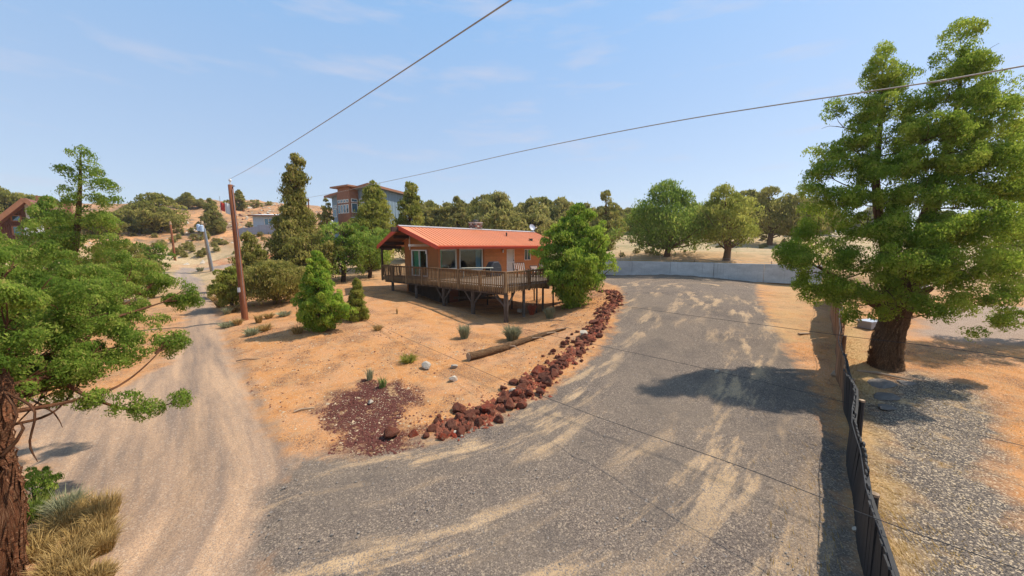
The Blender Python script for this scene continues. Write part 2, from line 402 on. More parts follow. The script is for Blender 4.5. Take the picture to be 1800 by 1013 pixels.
def base_z(x, y):
    x = np.atleast_1d(np.asarray(x, float)); y = np.atleast_1d(np.asarray(y, float)); out = np.zeros(len(x))
    for i in range(0, len(x), 20000):
        q = np.stack([x[i:i+20000], y[i:i+20000]], 1)/S0
        d2 = ((q[:, None]-TP[None])**2).sum(-1)
        out[i:i+20000] = phi(d2)@TW[:-3] + TW[-3] + q@TW[-2:]
    r = np.hypot(x, y)
    out += fbm(x*.09, y*.09, 3)*np.clip((r-45)/60, 0, 1)*4.0 + fbm(x*.35, y*.35, 9)*np.clip((r-40)/40, .0, 1)*1.0 + fbm(x*.5, y*.5, 5)*.10
    return out + step_at(x, y)
def gz(x, y): return float(base_z([x], [y])[0])
_YS = np.geomspace(2.0, 320, 420)
def ground_at(px, py):
    d = ray(px, py); z = EYE + d[2]*_YS; g_ = base_z(d[0]*_YS, _YS); k = np.argmax(z < g_)
    if not (z < g_).any(): k = len(_YS)-1
    if k == 0: Y = _YS[0]
    else:
        a, b = z[k-1]-g_[k-1], z[k]-g_[k]; Y = _YS[k-1] + (_YS[k]-_YS[k-1])*a/(a-b)
    return np.array([d[0]*Y, Y, gz(d[0]*Y, Y)])

# zones, drawn as outlines on the ground
def poly_world(pts): return np.array([ground_at(*p)[:2] for p in pts])
def sdist(P, poly):
    n = len(poly); d = np.full(len(P), 1e9); ins = np.zeros(len(P), bool)
    for i in range(n):
        a, b = poly[i], poly[(i+1) % n]; e = b-a; q = P-a
        t_ = np.clip((q@e)/(e@e+1e-12), 0, 1); d = np.minimum(d, np.hypot(*(q - t_[:, None]*e).T))
        c = ((a[1] > P[:, 1]) != (b[1] > P[:, 1])) & (P[:, 0] < (b[0]-a[0])*(P[:, 1]-a[1])/(b[1]-a[1]+1e-12)+a[0]); ins ^= c
    return np.where(ins, d, -d)
def curve_uv(P, line):
    best = np.full(len(P), 1e9); S_ = np.zeros(len(P)); D_ = np.zeros(len(P)); s0 = 0
    for a, b in zip(line[:-1], line[1:]):
        e = b-a; ln = np.hypot(*e); q = P-a; t_ = np.clip((q@e)/(ln*ln), 0, 1); r_ = q - t_[:, None]*e; d = np.hypot(*r_.T)
        m_ = d < best; best[m_] = d[m_]; S_[m_] = (s0 + t_*ln)[m_]; D_[m_] = (d*np.sign(e[0]*q[:, 1]-e[1]*q[:, 0]))[m_]; s0 += ln
    return S_, D_
def smooth_line(pts, n=60):
    p = np.array(pts); k = np.linspace(0, len(p)-1, n); i = np.clip(k.astype(int), 0, len(p)-2); f = (k-i)[:, None]
    pm = p[np.clip(i-1, 0, len(p)-1)]; p0 = p[i]; p1 = p[i+1]; p2 = p[np.clip(i+2, 0, len(p)-1)]
    return .5*((2*p0) + (-pm+p1)*f + (2*pm-5*p0+4*p1-p2)*f**2 + (-pm+3*p0-3*p1+p2)*f**3)
behind = [np.array([9.0, -8.0]), np.array([-9.0, -8.0])]
DRIVE = np.vstack([poly_world([(520, 806), (650, 792), (740, 776), (830, 752), (900, 722), (960, 690), (1030, 640), (1075, 585), (1098, 530), (1085, 503), (1045, 490), (1040, 474),
                              (1150, 477), (1250, 483), (1330, 488), (1335, 530), (1375, 600), (1440, 690), (1484, 800), (1514, 1000)]), *[p[None] for p in behind], poly_world([(440, 1010), (450, 880)])])
ROAD = np.vstack([poly_world([(515, 800), (470, 730), (425, 650), (398, 600), (380, 560), (375, 520), (352, 488), (330, 478), (380, 472), (490, 471), (490, 464), (400, 464), (318, 470),
                             (305, 482), (325, 510), (328, 545), (318, 590), (290, 640), (200, 690), (60, 700), (10, 800), (60, 860), (130, 900), (150, 1005)]), behind[1][None], poly_world([(480, 1010), (545, 880)])])
CINDER = poly_world([(566, 742), (560, 722), (588, 706), (585, 692), (622, 684), (640, 668), (676, 676), (700, 668), (738, 690), (742, 712), (712, 716), (694, 740), (700, 760), (735, 752), (790, 742), (720, 770), (735, 784), (640, 800), (590, 790), (596, 766)])
FENCE_A, FENCE_B = ground_at(1523, 1008), ground_at(1461, 548)
fd = (FENCE_B-FENCE_A)[:2]; fd /= np.linalg.norm(fd)
RIGHTG = np.vstack([poly_world([(1620, 1010), (1600, 900), (1575, 800), (1535, 720), (1600, 655), (1700, 680), (1740, 740), (1720, 830), (1795, 930)]), np.array([[9.0, 1.0]])])
PALE = poly_world([(1600, 590), (1640, 545), (1720, 535), (1795, 540), (1900, 560), (1900, 600), (1800, 605), (1690, 600)])
TRACK1 = smooth_line([*poly_world([(300, 1005), (520, 905), (760, 845), (960, 775), (1080, 690), (1160, 620), (1210, 550), (1230, 500)])])
TRACK2 = smooth_line([*poly_world([(330, 1008), (400, 850), (385, 730), (370, 650), (357, 590), (352, 540), (345, 505), (330, 480)])])

na, nr = 520, 430
ang = np.concatenate([np.linspace(R(-200), R(-62), 60)[:-1], np.linspace(R(-62), R(62), na), np.linspace(R(62), R(160), 60)[1:-1]]); NA = len(ang)
rad = np.concatenate([[0.05, .6, 1.2], np.geomspace(1.8, 110, nr), np.geomspace(110, 480, 40)[1:]]); NR = len(rad)
RR, AA = np.meshgrid(rad, ang, indexing='ij'); GX = (RR*np.sin(AA)).ravel(); GY = (RR*np.cos(AA)).ravel(); GZ = base_z(GX, GY)
P2 = np.stack([GX, GY], 1)
near = RR.ravel() < 75
def field(poly):
    d = np.full(len(P2), -20.0); d[near] = np.clip(sdist(P2[near], poly), -20, 20); return d
dDR, dRO, dCI, dRG, dPA = field(DRIVE), field(ROAD), field(CINDER), field(RIGHTG), field(PALE)
t1 = np.zeros((len(P2), 3)); t2 = np.zeros((len(P2), 3))
s_, d_ = curve_uv(P2[near], TRACK1); t1[near, 0], t1[near, 1] = s_, d_
s_, d_ = curve_uv(P2[near], TRACK2); t2[near, 0], t2[near, 1] = s_, d_
# fence strip (straw right at and right of the fence) and the far dry field
fs = (P2-FENCE_A[:2])@np.array([fd[1], -fd[0]])
straw = np.exp(-((fs-.55)/.55)**2)*(near) ; straw *= (fs > -.15); straw = np.maximum(straw, .6*np.exp(-((fs+1.6)/1.4)**2)*(GY > 14))
rr = RR.ravel()
# real relief: ruts and stones' bed
GZ = GZ + np.where(near, fbm(GX*1.3, GY*1.3, 21)*.05 + fbm(GX*4, GY*4, 22)*.025, 0)
GZ += np.where(dRO > -.5, -.05*np.exp(-((t2[:, 1]-.75)/.25)**2) - .05*np.exp(-((t2[:, 1]+.75)/.25)**2), 0)
GZ += np.where(dDR > -.5, -.03*np.exp(-((t1[:, 1]-.8)/.3)**2) - .03*np.exp(-((t1[:, 1]+.8)/.3)**2), 0)
VERT = np.stack([GX, GY, GZ], 1)
ii, jj = np.meshgrid(np.arange(NR-1), np.arange(NA-1), indexing='ij'); q0 = (ii*NA+jj).ravel()
FACES = np.stack([q0, q0+NA, q0+NA+1, q0+1], 1)[:, ::-1]
ATT = {'drive': dDR, 'road': dRO, 'cinder': dCI, 'rgrav': dRG, 'pale': dPA, 'straw': straw, 'far': np.clip((rr-30)/30, 0, 1)}
hillm = np.clip((GZ-EYE+1.5)/3, 0, 1)*np.clip((rr-40)/20, 0, 1); ATT['hill'] = hillm*(GX < 5)
ATT['redbank'] = np.exp(-((t2[:, 0]*0)))*0 + np.exp(-(((GX - at(430, 450, 52)[0])/9)**2 + ((GY-53)/5)**2))

m, t, b = nodes('earth')
v = coord(t)
def zone(name, edge, nscale, amp):
    n = noise(t, v, nscale, 5, .6)
    return mth(t, 'MULTIPLY_ADD', mth(t, 'ADD', attr(t, name), mth(t, 'MULTIPLY', mth(t, 'SUBTRACT', n, .5), amp)), 1/edge, True)
def zmask(name, edge, nscale, amp, off=.5):
    n = noise(t, v, nscale, 5, .6)
    s__ = mth(t, 'ADD', attr(t, name), mth(t, 'MULTIPLY', mth(t, 'SUBTRACT', n, .5), amp))
    return mth(t, 'ADD', mth(t, 'MULTIPLY', s__, 1/edge), off, True)
big = noise(t, v, .35, 6, .6); mid = noise(t, v, 2.2, 6, .65); fine = noise(t, v, 26, 4, .7); vfine = noise(t, v, 60, 3, .7)
spk = voro(t, v, 72, 'Color'); spk2 = voro(t, v, 44, 'Color')
def val(c):
    n = t.nodes.new('ShaderNodeSeparateColor'); t.links.new(c, n.inputs[0]); return n.outputs
sp, sp2 = val(spk), val(spk2)
dirt = ramp(t, mid, .3, .7, (.45, .185, .060), (.66, .310, .108))
dirt = mixc(t, ramp(t, big, .45, .65), dirt, (.56, .28, .13))
dirt = mixc(t, mth(t, 'MULTIPLY', ramp(t, sp[0], .72, .80), ramp(t, mid, .42, .6)), dirt, (.26, .155, .095))
dirt = mixc(t, mth(t, 'MULTIPLY', ramp(t, sp2[1], .90, .94), .6), dirt, (.62, .47, .31))
dirt = mixc(t, mth(t, 'MULTIPLY', ramp(t, fine, .56, .66), .45), dirt, (.24, .14, .08))
gp = ramp(t, noise(t, v, .8, 6, .66), .47, .60)
dirt = mixc(t, mth(t, 'MULTIPLY', gp, ramp(t, sp[0], .50, .58)), dirt, (.25, .140, .080))
dirt = mixc(t, mth(t, 'MULTIPLY', gp, ramp(t, sp2[2], .80, .86)), dirt, (.12, .070, .050))
dirt = mixc(t, mth(t, 'MULTIPLY', ramp(t, noise(t, v, 1.7, 7, .7), .52, .64), .5), dirt, (.44, .27, .14))
# dry grass field on the far rise
field_c = ramp(t, mid, .3, .7, (.40, .28, .15), (.56, .41, .24)); field_c = mixc(t, ramp(t, big, .5, .62), field_c, (.34, .27, .14))
c = mixc(t, attr(t, 'far'), dirt, field_c)
hill_c = ramp(t, noise(t, v, .16, 8, .7), .40, .60, (.30, .175, .095), (.60, .30, .135)); hill_c = mixc(t, ramp(t, noise(t, v, .6, 8, .75), .50, .60), hill_c, (.22, .155, .095))
c = mixc(t, attr(t, 'hill'), c, hill_c)
c = mixc(t, mth(t, 'MULTIPLY', attr(t, 'redbank'), ramp(t, big, .35, .6)), c, (.52, .15, .060))
# straw strip
straw_c = ramp(t, noise(t, mapping(t, v, (1, 1, 1)), 30, 4, .7), .3, .7, (.30, .17, .07), (.64, .43, .20))
c = mixc(t, mth(t, 'MULTIPLY', attr(t, 'straw'), ramp(t, mid, .25, .5), True), c, straw_c)
# left dirt road: pale dust with darker gravel in the ruts and edges
u2 = attr(t, 't2', 'Vector'); u1 = attr(t, 't1', 'Vector')
rs = noise(t, mapping(t, u2, (.16, 1.7, 1)), 1.0, 6, .62)
road = ramp(t, rs, .36, .62, (.235, .165, .120), (.52, .325, .190)); road = mixc(t, mth(t, 'MULTIPLY', ramp(t, sp[2], .55, .68), .55), road, (.18, .130, .100)); road = mixc(t, mth(t, 'MULTIPLY', ramp(t, sp2[0], .86, .92), .3), road, (.60, .48, .36))
farroad = mixc(t, .5, (.30, .26, .23), road)
road = mixc(t, attr(t, 'far'), road, farroad)
c = mixc(t, zmask('road', .55, 1.3, 1.6), c, road)
# grey cinder-gravel driveway, speckled, with tan dust streaks along the turning tracks
gr = mixc(t, ramp(t, sp[0], .15, .85), (.092, .069, .054), (.245, .186, .142)); gr = mixc(t, mth(t, 'MULTIPLY', ramp(t, sp2[1], .82, .88), .8), gr, (.40, .30, .205)); gr = mixc(t, mth(t, 'MULTIPLY', ramp(t, vfine, .54, .62), .7), gr, (.060, .052, .050))
gr = mixc(t, mth(t, 'MULTIPLY', ramp(t, big, .4, .65), .45), gr, (.225, .170, .120)); gr = mixc(t, mth(t, 'MULTIPLY', ramp(t, noise(t, v, .55, 5, .6), .52, .66), .35), gr, (.070, .060, .055))
st1 = noise(t, mapping(t, u1, (.46, 1.9, 1)), 1.0, 8, .66); st2 = noise(t, mapping(t, u1, (.11, .50, 1), (3, 7, 0)), 1.0, 4, .5)
dust = mth(t, 'MULTIPLY', ramp(t, st1, .49, .59), ramp(t, st2, .46, .58))
dustc = ramp(t, mid, .3, .7, (.50, .315, .155), (.64, .43, .24)); dustc = mixc(t, ramp(t, sp[1], .70, .82), dustc, (.22, .18, .15))
gr = mixc(t, mth(t, 'MULTIPLY', dust, .78), gr, dustc)
dm = zmask('drive', .45, 1.6, 1.3)
c = mixc(t, dm, c, gr)
# gravel right of the fence
gr2 = mixc(t, ramp(t, sp[1], .2, .8), (.066, .055, .048), (.22, .172, .132)); gr2 = mixc(t, ramp(t, noise(t, v, 1.1, 5, .65), .56, .68), gr2, (.44, .28, .14)); gr2 = mixc(t, ramp(t, sp2[1], .78, .86), gr2, (.5, .38, .25))
c = mixc(t, zmask('rgrav', .7, 1.2, 1.8, .85), c, gr2)
c = mixc(t, zmask('pale', .8, .8, 1.2), c, ramp(t, sp[0], .1, .9, (.25, .165, .115), (.45, .33, .24)))
# red cinder patch
ci = mixc(t, ramp(t, sp[0], .2, .8), (.036, .016, .014), (.150, .050, .034)); ci = mixc(t, ramp(t, sp2[0], .91, .94), ci, (.55, .42, .27)); ci = mixc(t, ramp(t, mid, .55, .66), ci, (.42, .25, .12))
c = mixc(t, zmask('cinder', .5, 2.2, 1.7), c, ci)
t.links.new(c, b.inputs['Base Color']); b.inputs['Roughness'].default_value = .97; b.inputs['Specular IOR Level'].default_value = .08
hgt = mth(t, 'ADD', mth(t, 'MULTIPLY', sp[0], .35), mth(t, 'ADD', mth(t, 'MULTIPLY', fine, .5), mth(t, 'MULTIPLY', mid, 1.5)))
bump(t, b, hgt, .55, .05)

fc = FACES
fdr, fro, frr = dDR[fc].mean(1), dRO[fc].mean(1), rr[fc].mean(1)
hx = GX[fc].mean(1); hz = (ATT['hill'])[fc].mean(1)
zone_id = np.where(fdr > 0, 1, np.where(fro > 0, 2, np.where((hx < -20) & (frr > 58), 3, 0)))
for k, nm in enumerate(['ground', 'driveway', 'dirt_road', 'hill']):
    sel = fc[zone_id == k]; used, inv = np.unique(sel, return_inverse=True)
    at_ = {a: ('FLOAT', arr[used]) for a, arr in ATT.items()}
    at_['t1'] = ('FLOAT_VECTOR', t1[used]); at_['t2'] = ('FLOAT_VECTOR', t2[used])
    o = obj(nm, np_mesh(nm, VERT[used], inv.reshape(sel.shape), 'earth', at_, True), None); o['kind'] = 'structure'
# ------------------------------------------------------------------ frames on buildings
def plane_hit(px, py, O, ang):
    """local x along ANG and world z where the sight line meets the vertical plane through O"""
    d = ray(px, py); ex, ey = math.cos(ang), math.sin(ang)
    k, x = np.linalg.solve(np.array([[d[0], -ex], [d[1], -ey]]), np.array([O[0], O[1]]))
    return x, EYE + d[2]*k
def wall_holes(mb, u0, u1, z0, z1, holes, put):
    """fill a rectangle minus HOLES with boxes; put(mb, ua, ub, za, zb)"""
    us = sorted({u0, u1, *[h[0] for h in holes if u0 < h[0] < u1], *[h[1] for h in holes if u0 < h[1] < u1]})
    for a, b_ in zip(us[:-1], us[1:]):
        cuts = sorted((max(z0, h[2]), min(z1, h[3])) for h in holes if h[0] < b_-1e-6 and h[1] > a+1e-6 and h[3] > z0 and h[2] < z1)
        z = z0
        for c0, c1 in cuts:
            if c0 > z+1e-4: put(mb, a, b_, z, c0)
            z = max(z, c1)
        if z < z1-1e-4: put(mb, a, b_, z, z1)

# ------------------------------------------------------------------ the red roofed house
HO = np.array([HX, HY, HZ]); WID, LEN = 4.34, 13.67; OV, OVP, EV, OU = 1.414, 1.868, 1.658, .497
ZE, ZR = 2.36, 3.79
slope = (ZR-ZE)/(EV+WID/2)
def zroof(v): return ZR - slope*abs(v - WID/2)
house = thing('house', 'single storey house with orange wood siding and a red metal gable roof', 'house', HO, HYAW)
hu = lambda px: plane_hit(px, 450, HO, HYAW)[0]
hv = lambda px: plane_hit(px, 450, HO, HYAW + math.pi/2)[0]
win1 = (hu(772.5), hu(801.5), .62, 2.06); win2 = (hu(807.8), hu(847.5), .42, 2.08)
door = (hu(890.5), hu(903.5), .0, 2.04); win3 = (hu(921.8), hu(932.2), 1.02, 2.02)
sl = (hv(750.7), hv(724.0), .05, 2.02); sl = (min(sl[:2]), max(sl[:2]), sl[2], sl[3])
bay_end = hu(851)
# eave wall, left bay: upright panels; right: lapped boards
for k, (a, b_) in enumerate([(0.0, win1[0]-.04), (win1[0]-.04, win1[1]+.06), (win1[1]+.06, win2[0]-.06), (win2[0]-.06, bay_end)]):
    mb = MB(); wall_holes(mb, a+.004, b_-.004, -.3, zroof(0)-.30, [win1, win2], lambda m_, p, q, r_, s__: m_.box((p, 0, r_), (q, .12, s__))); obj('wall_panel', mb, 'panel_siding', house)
bh = .172; z = -.30; k = 0
while z < zroof(0)-.32:
    mb = MB(); z1 = min(z+bh, zroof(0)-.30)
    def lap(m_, p, q, r_, s__): m_.prism([(p, .02, r_), (p, -.028, r_), (p, -.004, s__), (p, .02, s__)], (q-p, 0, 0))
    wall_holes(mb, bay_end+.004, LEN, z, z1-.004, [door, win3], lap)
    if mb.v: obj('siding_board', mb, 'siding', house)
    z += bh; k += 1
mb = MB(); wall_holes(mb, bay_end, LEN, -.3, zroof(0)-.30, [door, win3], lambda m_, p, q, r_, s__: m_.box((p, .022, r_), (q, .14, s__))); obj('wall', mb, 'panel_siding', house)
# gable wall with the sliding door, panels under the rake
vs_ = sorted([0.125, sl[0]-.03, sl[1]+.03, 3.72, WID])
for a, b_ in zip(vs_[:-1], vs_[1:]):
    if b_-a < .03: continue
    zb_ = 2.06 if a >= sl[0]-.06 and b_ <= sl[1]+.06 else -.3
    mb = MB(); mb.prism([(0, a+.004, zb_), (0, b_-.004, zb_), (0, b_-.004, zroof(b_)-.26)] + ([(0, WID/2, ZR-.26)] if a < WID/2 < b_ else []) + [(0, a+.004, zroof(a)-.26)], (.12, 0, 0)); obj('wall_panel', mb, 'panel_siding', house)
mb = MB(); mb.box((0.13, WID-.12, -2.2), (LEN, WID, zroof(0)-.3)); mb.box((LEN-.12, .15, -2.2), (LEN, WID-.13, zroof(0)-.3))
mb.prism([(LEN-.10, .15, zroof(0)-.3), (LEN-.10, WID-.13, zroof(0)-.3), (LEN-.10, WID/2, ZR-.3)], (.1, 0, 0)); obj('rear_wall', mb, 'siding', house)
mb = MB(); mb.box((-.02, -.05, -.3), (.10, -.003, zroof(0)-.31)); obj('corner_trim', mb, 'orange_trim', house)
mb = MB(); mb.box((bay_end-.05, -.035, -.3), (bay_end+.05, -.004, zroof(0)-.31)); obj('corner_trim', mb, 'orange_trim', house)
# rooms behind the windows
mb = MB(); mb.box((.2, 1.9, .0), (LEN-.2, 2.0, 2.4)); mb.box((.2, .2, -.06), (LEN-.2, 1.9, 0)); mb.box((.2, .2, 2.42), (LEN-.2, 1.9, 2.48)); mb.box((bay_end, .2, 0), (bay_end+.05, 1.85, 2.4)); obj('interior', mb, 'room_dark', house)
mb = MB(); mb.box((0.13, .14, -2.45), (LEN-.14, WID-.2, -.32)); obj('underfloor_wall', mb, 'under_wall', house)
# windows, doors
def window(w_, name, parent, plane='u', mull=None, fr=.055, depth=.035, glass='glass'):
    u0, u1, z0, z1 = w_
    mb = MB()
    def bx(a, b_, c, d):
        if plane == 'u': mb.box((a, -depth, c), (b_, .07, d))
        else: mb.box((-depth, a, c), (.07, b_, d))
    bx(u0-fr*.5, u1+fr*.5, z1-fr, z1+fr*.5); bx(u0-fr*.5, u1+fr*.5, z0-fr*.5, z0+fr); bx(u0-fr*.5, u0+fr, z0+fr, z1-fr); bx(u1-fr, u1+fr*.5, z0+fr, z1-fr)
    for m__ in mull or []: bx(m__-fr*.5, m__+fr*.5, z0+fr, z1-fr)
    f = obj(name, mb, 'white_frame', parent)
    mb = MB()
    if plane == 'u': mb.box((u0+fr*.6, .03, z0+fr*.6), (u1-fr*.6, .036, z1-fr*.6))
    else: mb.box((.03, u0+fr*.6, z0+fr*.6), (.036, u1-fr*.6, z1-fr*.6))
    obj('pane', mb, glass, f); return f
def curtain(parent, a, b_, z0, z1, mat, plane='u', off=.16):
    mb = MB(); n = 14; q = []
    for i in range(n+1):
        s__ = a+(b_-a)*i/n; d_ = off + .035*math.sin(i*2.1)
        q += [(s__, d_, z0), (s__, d_, z1)] if plane == 'u' else [(d_, s__, z0), (d_, s__, z1)]
    mb.add(q, [(2*i, 2*i+2, 2*i+3, 2*i+1) for i in range(n)]); obj('curtain', mb, mat, parent, True)
f1 = window(win1, 'window', house); curtain(f1, win1[0]+.05, win1[0]+(win1[1]-win1[0])*.22, win1[2]+.05, win1[3]-.05, 'curtain_green')
f2 = window(win2, 'window', house); curtain(f2, win2[1]-(win2[1]-win2[0])*.24, win2[1]-.05, win2[2]+.05, win2[3]-.05, 'curtain_blue')
f3 = window(win3, 'window', house, mull=[(win3[0]+win3[1])/2], fr=.035); curtain(f3, (win3[0]+win3[1])/2, win3[1]-.04, win3[2]+.04, win3[3]-.04, 'curtain_blue')
f4 = window(sl, 'sliding_door', house, 'v', mull=[(sl[0]+sl[1])/2], fr=.06); curtain(f4, (sl[0]+sl[1])/2+.05, sl[1]-.1, sl[2]+.05, sl[3]-.05, 'curtain_green', 'v')
# white security door: frame, scrolled bars
sd_ = MB(); u0, u1 = door[0], door[1]; wd_ = u1-u0
for a, b_, c, d in [(u0, u0+.07, 0, 2.04), (u1-.07, u1, 0, 2.04), (u0+.07, u1-.07, 1.97, 2.04), (u0+.07, u1-.07, 0, .14), (u0+.07, u1-.07, .86, .94)]: sd_.box((a, -.04, c), (b_, .0, d))
dsec = obj('security_door', sd_, 'security_white', house); dsec['label'] = 'white wrought metal security door'
mb = MB()
for k in range(1, 9): x = u0+.07+(wd_-.14)*k/9; mb.box((x-.009, -.030, .14), (x+.009, -.012, 1.97))
for k in range(6):
    cx_ = u0+.18+(wd_-.36)*(k % 2); cz_ = 1.25+.27*(k//2)
    mb.tube([(cx_+.09*math.cos(q*.6), -.021, cz_+.12*math.sin(q*.6)) for q in range(11)], .011, 5)
obj('door_bar', mb, 'security_white', dsec)
mb = MB(); mb.box((u0+.02, .06, .02), (u1-.02, .09, 2.02)); obj('door_leaf', mb, 'white_frame', dsec)
mb = MB(); mb.box((u1-.13, -.07, .97), (u1-.085, -.04, 1.1)); obj('handle', mb, 'black_metal', dsec)
def lamp(px, parent, plane):
    if plane == 'u': p = (hu(px), -.12, 1.86)
    else: p = (-.12, hv(px), 1.86)
    mb = MB(); mb.tube([(p[0], p[1], p[2]-.13), (p[0], p[1], p[2]-.1), (p[0], p[1], p[2]+.1), (p[0], p[1], p[2]+.15)], [.03, .07, .075, .02], 8)
    l_ = obj('wall_lamp', mb, 'security_white', parent)
    mb = MB(); q = (p[0], .0, p[2]+.16) if plane == 'u' else (0, p[1], p[2]+.16)
    mb.beam((p[0], p[1], p[2]+.15), q, .025, .025); obj('bracket', mb, 'black_metal', l_)
lamp(882.6, house, 'u'); lamp(751.8, house, 'v')
# roof
U1 = LEN+OU
e0, r0, r1, e1 = (-OV, -EV, ZE), (-OVP, WID/2, ZR), (U1, WID/2, ZR), (U1, -EV, ZE)
b0, b1 = (-OV, WID+EV, ZE), (U1, WID+EV, ZE)
roof = MB(); roof.prism([r0, b0, b1, r1][::-1], (0, 0, -.07))
roof = obj('roof', roof, 'roof_red', house)
rib_me = bmesh_of('roof_rib', 'roof_red', lambda mb: mb.prism([(-.022, 0, 0), (.022, 0, 0), (.012, 0, .038), (-.012, 0, .038)], (0, EV+WID/2-.12, (EV+WID/2-.12)*slope)))
mb = MB(); mb.prism([e0, r0, (-OV-.001, WID/2, ZR)][::-1], (0, 0, -.07)); obj('roof_panel', mb, 'roof_red', roof)
rpm = bmesh_of('roof_panel', 'roof_red', lambda mb: mb.prism([(0, -EV, ZE), (0, WID/2-.001, ZR), (.34, WID/2-.001, ZR), (.34, -EV, ZE)][::-1], (0, 0, -.07)))
for k in range(int((U1+OV)/.34)): piece('roof_panel', rpm, roof, (-OV+.34*k, 0, -.002*rng.random()))
x = -OV+.34*int((U1+OV)/.34)
if U1-x > .02: mb = MB(); mb.prism([(x, -EV, ZE), (x, WID/2-.001, ZR), (U1, WID/2-.001, ZR), (U1, -EV, ZE)][::-1], (0, 0, -.07)); obj('roof_panel', mb, 'roof_red', roof)
k = 0; x = -OV+.34
while x < U1-.05:
    piece('roof_rib', rib_me, roof, (x, -EV+.01, ZE+.003)); x += .34
rib2 = bmesh_of('rear_roof_rib', 'roof_red', lambda mb: mb.prism([(-.022, 0, 0), (.022, 0, 0), (.012, 0, .038), (-.012, 0, .038)], (0, -(EV+WID/2-.12), (EV+WID/2-.12)*slope)))
x = -OV+.3
while x < U1: piece('roof_rib', rib2, roof, (x, WID+EV-.01, ZE+.003)); x += .68
def slab(pts, th): mb = MB(); mb.prism(pts, (0, 0, -th)); return mb
for p, q in ((e0, r0), (b0, r0), (e1, r1), (b1, r1)):
    s_ = -1 if p[0] < 0 else 1
    mb = MB(); P, Q = Vector(p), Vector(q); o_ = Vector((s_*.035, 0, 0))
    mb.add([P+o_+Vector((0, 0, .03)), Q+o_+Vector((0, 0, .03)), Q+o_-Vector((0, 0, .30)), P+o_-Vector((0, 0, .26)), P+Vector((0, 0, .03)), Q+Vector((0, 0, .03)), Q-Vector((0, 0, .30)), P-Vector((0, 0, .26))],
           [(0, 1, 2, 3), (4, 7, 6, 5), (0, 4, 5, 1), (1, 5, 6, 2), (2, 6, 7, 3), (3, 7, 4, 0)])
    obj('fascia', mb, 'fascia_red', roof)
mb = MB(); mb.box((-OV-.03, -EV-.07, ZE-.24), (U1+.03, -EV-.003, ZE-.02)); mb.box((-OV-.03, -EV-.14, ZE-.10), (U1+.03, -EV-.073, ZE-.005)); obj('gutter', mb, 'fascia_red', roof)
mb = MB(); mb.prism([(0, WID/2-.22, ZR-.22*slope+.045), (0, WID/2, ZR+.06), (0, WID/2+.22, ZR-.22*slope+.045), (0, WID/2, ZR+.035)], (U1+OVP, 0, 0)); mb.v = [(x_-OVP, y_, z_) for x_, y_, z_ in mb.v]; obj('ridge_cap', mb, 'ridge_metal', roof)
# soffits under the overhangs and the exposed beams
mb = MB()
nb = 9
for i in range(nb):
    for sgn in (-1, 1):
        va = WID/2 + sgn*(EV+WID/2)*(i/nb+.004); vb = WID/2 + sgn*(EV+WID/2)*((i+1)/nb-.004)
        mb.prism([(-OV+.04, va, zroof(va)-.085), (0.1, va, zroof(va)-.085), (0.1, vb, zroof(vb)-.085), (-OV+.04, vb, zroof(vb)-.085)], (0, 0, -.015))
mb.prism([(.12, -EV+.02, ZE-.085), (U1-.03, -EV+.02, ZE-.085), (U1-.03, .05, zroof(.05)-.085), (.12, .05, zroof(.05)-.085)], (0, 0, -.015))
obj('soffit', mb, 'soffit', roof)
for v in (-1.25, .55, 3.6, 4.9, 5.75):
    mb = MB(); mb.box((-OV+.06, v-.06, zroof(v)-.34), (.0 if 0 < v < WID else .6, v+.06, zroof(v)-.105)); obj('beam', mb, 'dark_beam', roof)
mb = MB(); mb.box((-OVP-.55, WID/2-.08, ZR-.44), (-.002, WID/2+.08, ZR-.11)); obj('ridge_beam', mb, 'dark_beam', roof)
mb = MB(); mb.box((-OV-.3, 1.02, 2.30), (-.0, 1.18, 2.46)); obj('outrigger', mb, 'white_frame', roof)
mb = MB(); mb.box((-.06, 3.52, 2.05), (-.002, 3.58, 3.1)); obj('batten', mb, 'white_frame', house)
pv = 5.75; mb = MB(); mb.box((-1.22, pv-.06, .0), (-1.10, pv+.06, zroof(pv)-.34)); obj('porch_post', mb, 'dark_beam', house)
mb = MB(); mb.box((-1.10, 4.4, 2.02), (-1.02, pv+.3, 2.16)); obj('porch_beam', mb, 'dark_beam', house)
# chimney of mixed stone with a capped flue, vents
cu = None
for uu in np.linspace(3, 12, 300):
    p = np.array([HX, HY]) + uu*UV_U + (WID/2+.35)*UV_V
    if 900+FPX*p[0]/p[1] > 837: cu = uu; break
chim = MB(); chim.box((cu-.42, WID/2-.05, 2.4), (cu+.42, WID/2+.75, ZR+.56)); chim = obj('chimney', chim, 'pale_stone', house)
st = [bmesh_of('stone', mt_, (lambda q: lambda mb: mb.prism([(0, 0, 0), (q, 0, .0), (q*1.05, 0, .10), (q*.5, 0, .15), (-.01, 0, .11)], (0, -.035, 0)))(wq)) for wq, mt_ in ((.17, 'lava_rock'), (.2, 'pale_stone'), (.15, 'lava_red'), (.18, 'slab_stone'))]
for r_ in range(6):
    for c_ in range(4):
        piece('stone', st[int(rng.integers(4))], chim, (cu-.42+.21*c_+.02*rng.random(), WID/2-.051, ZR-.42+.155*r_))
        piece('stone', st[int(rng.integers(4))], chim, (cu-.421, WID/2+.74-.2*c_, ZR-.42+.155*r_), (0, 0, -math.pi/2))
mb = MB(); mb.box((cu-.47, WID/2-.1, ZR+.562), (cu+.47, WID/2+.8, ZR+.63)); obj('chimney_cap', mb, 'ridge_metal', chim)
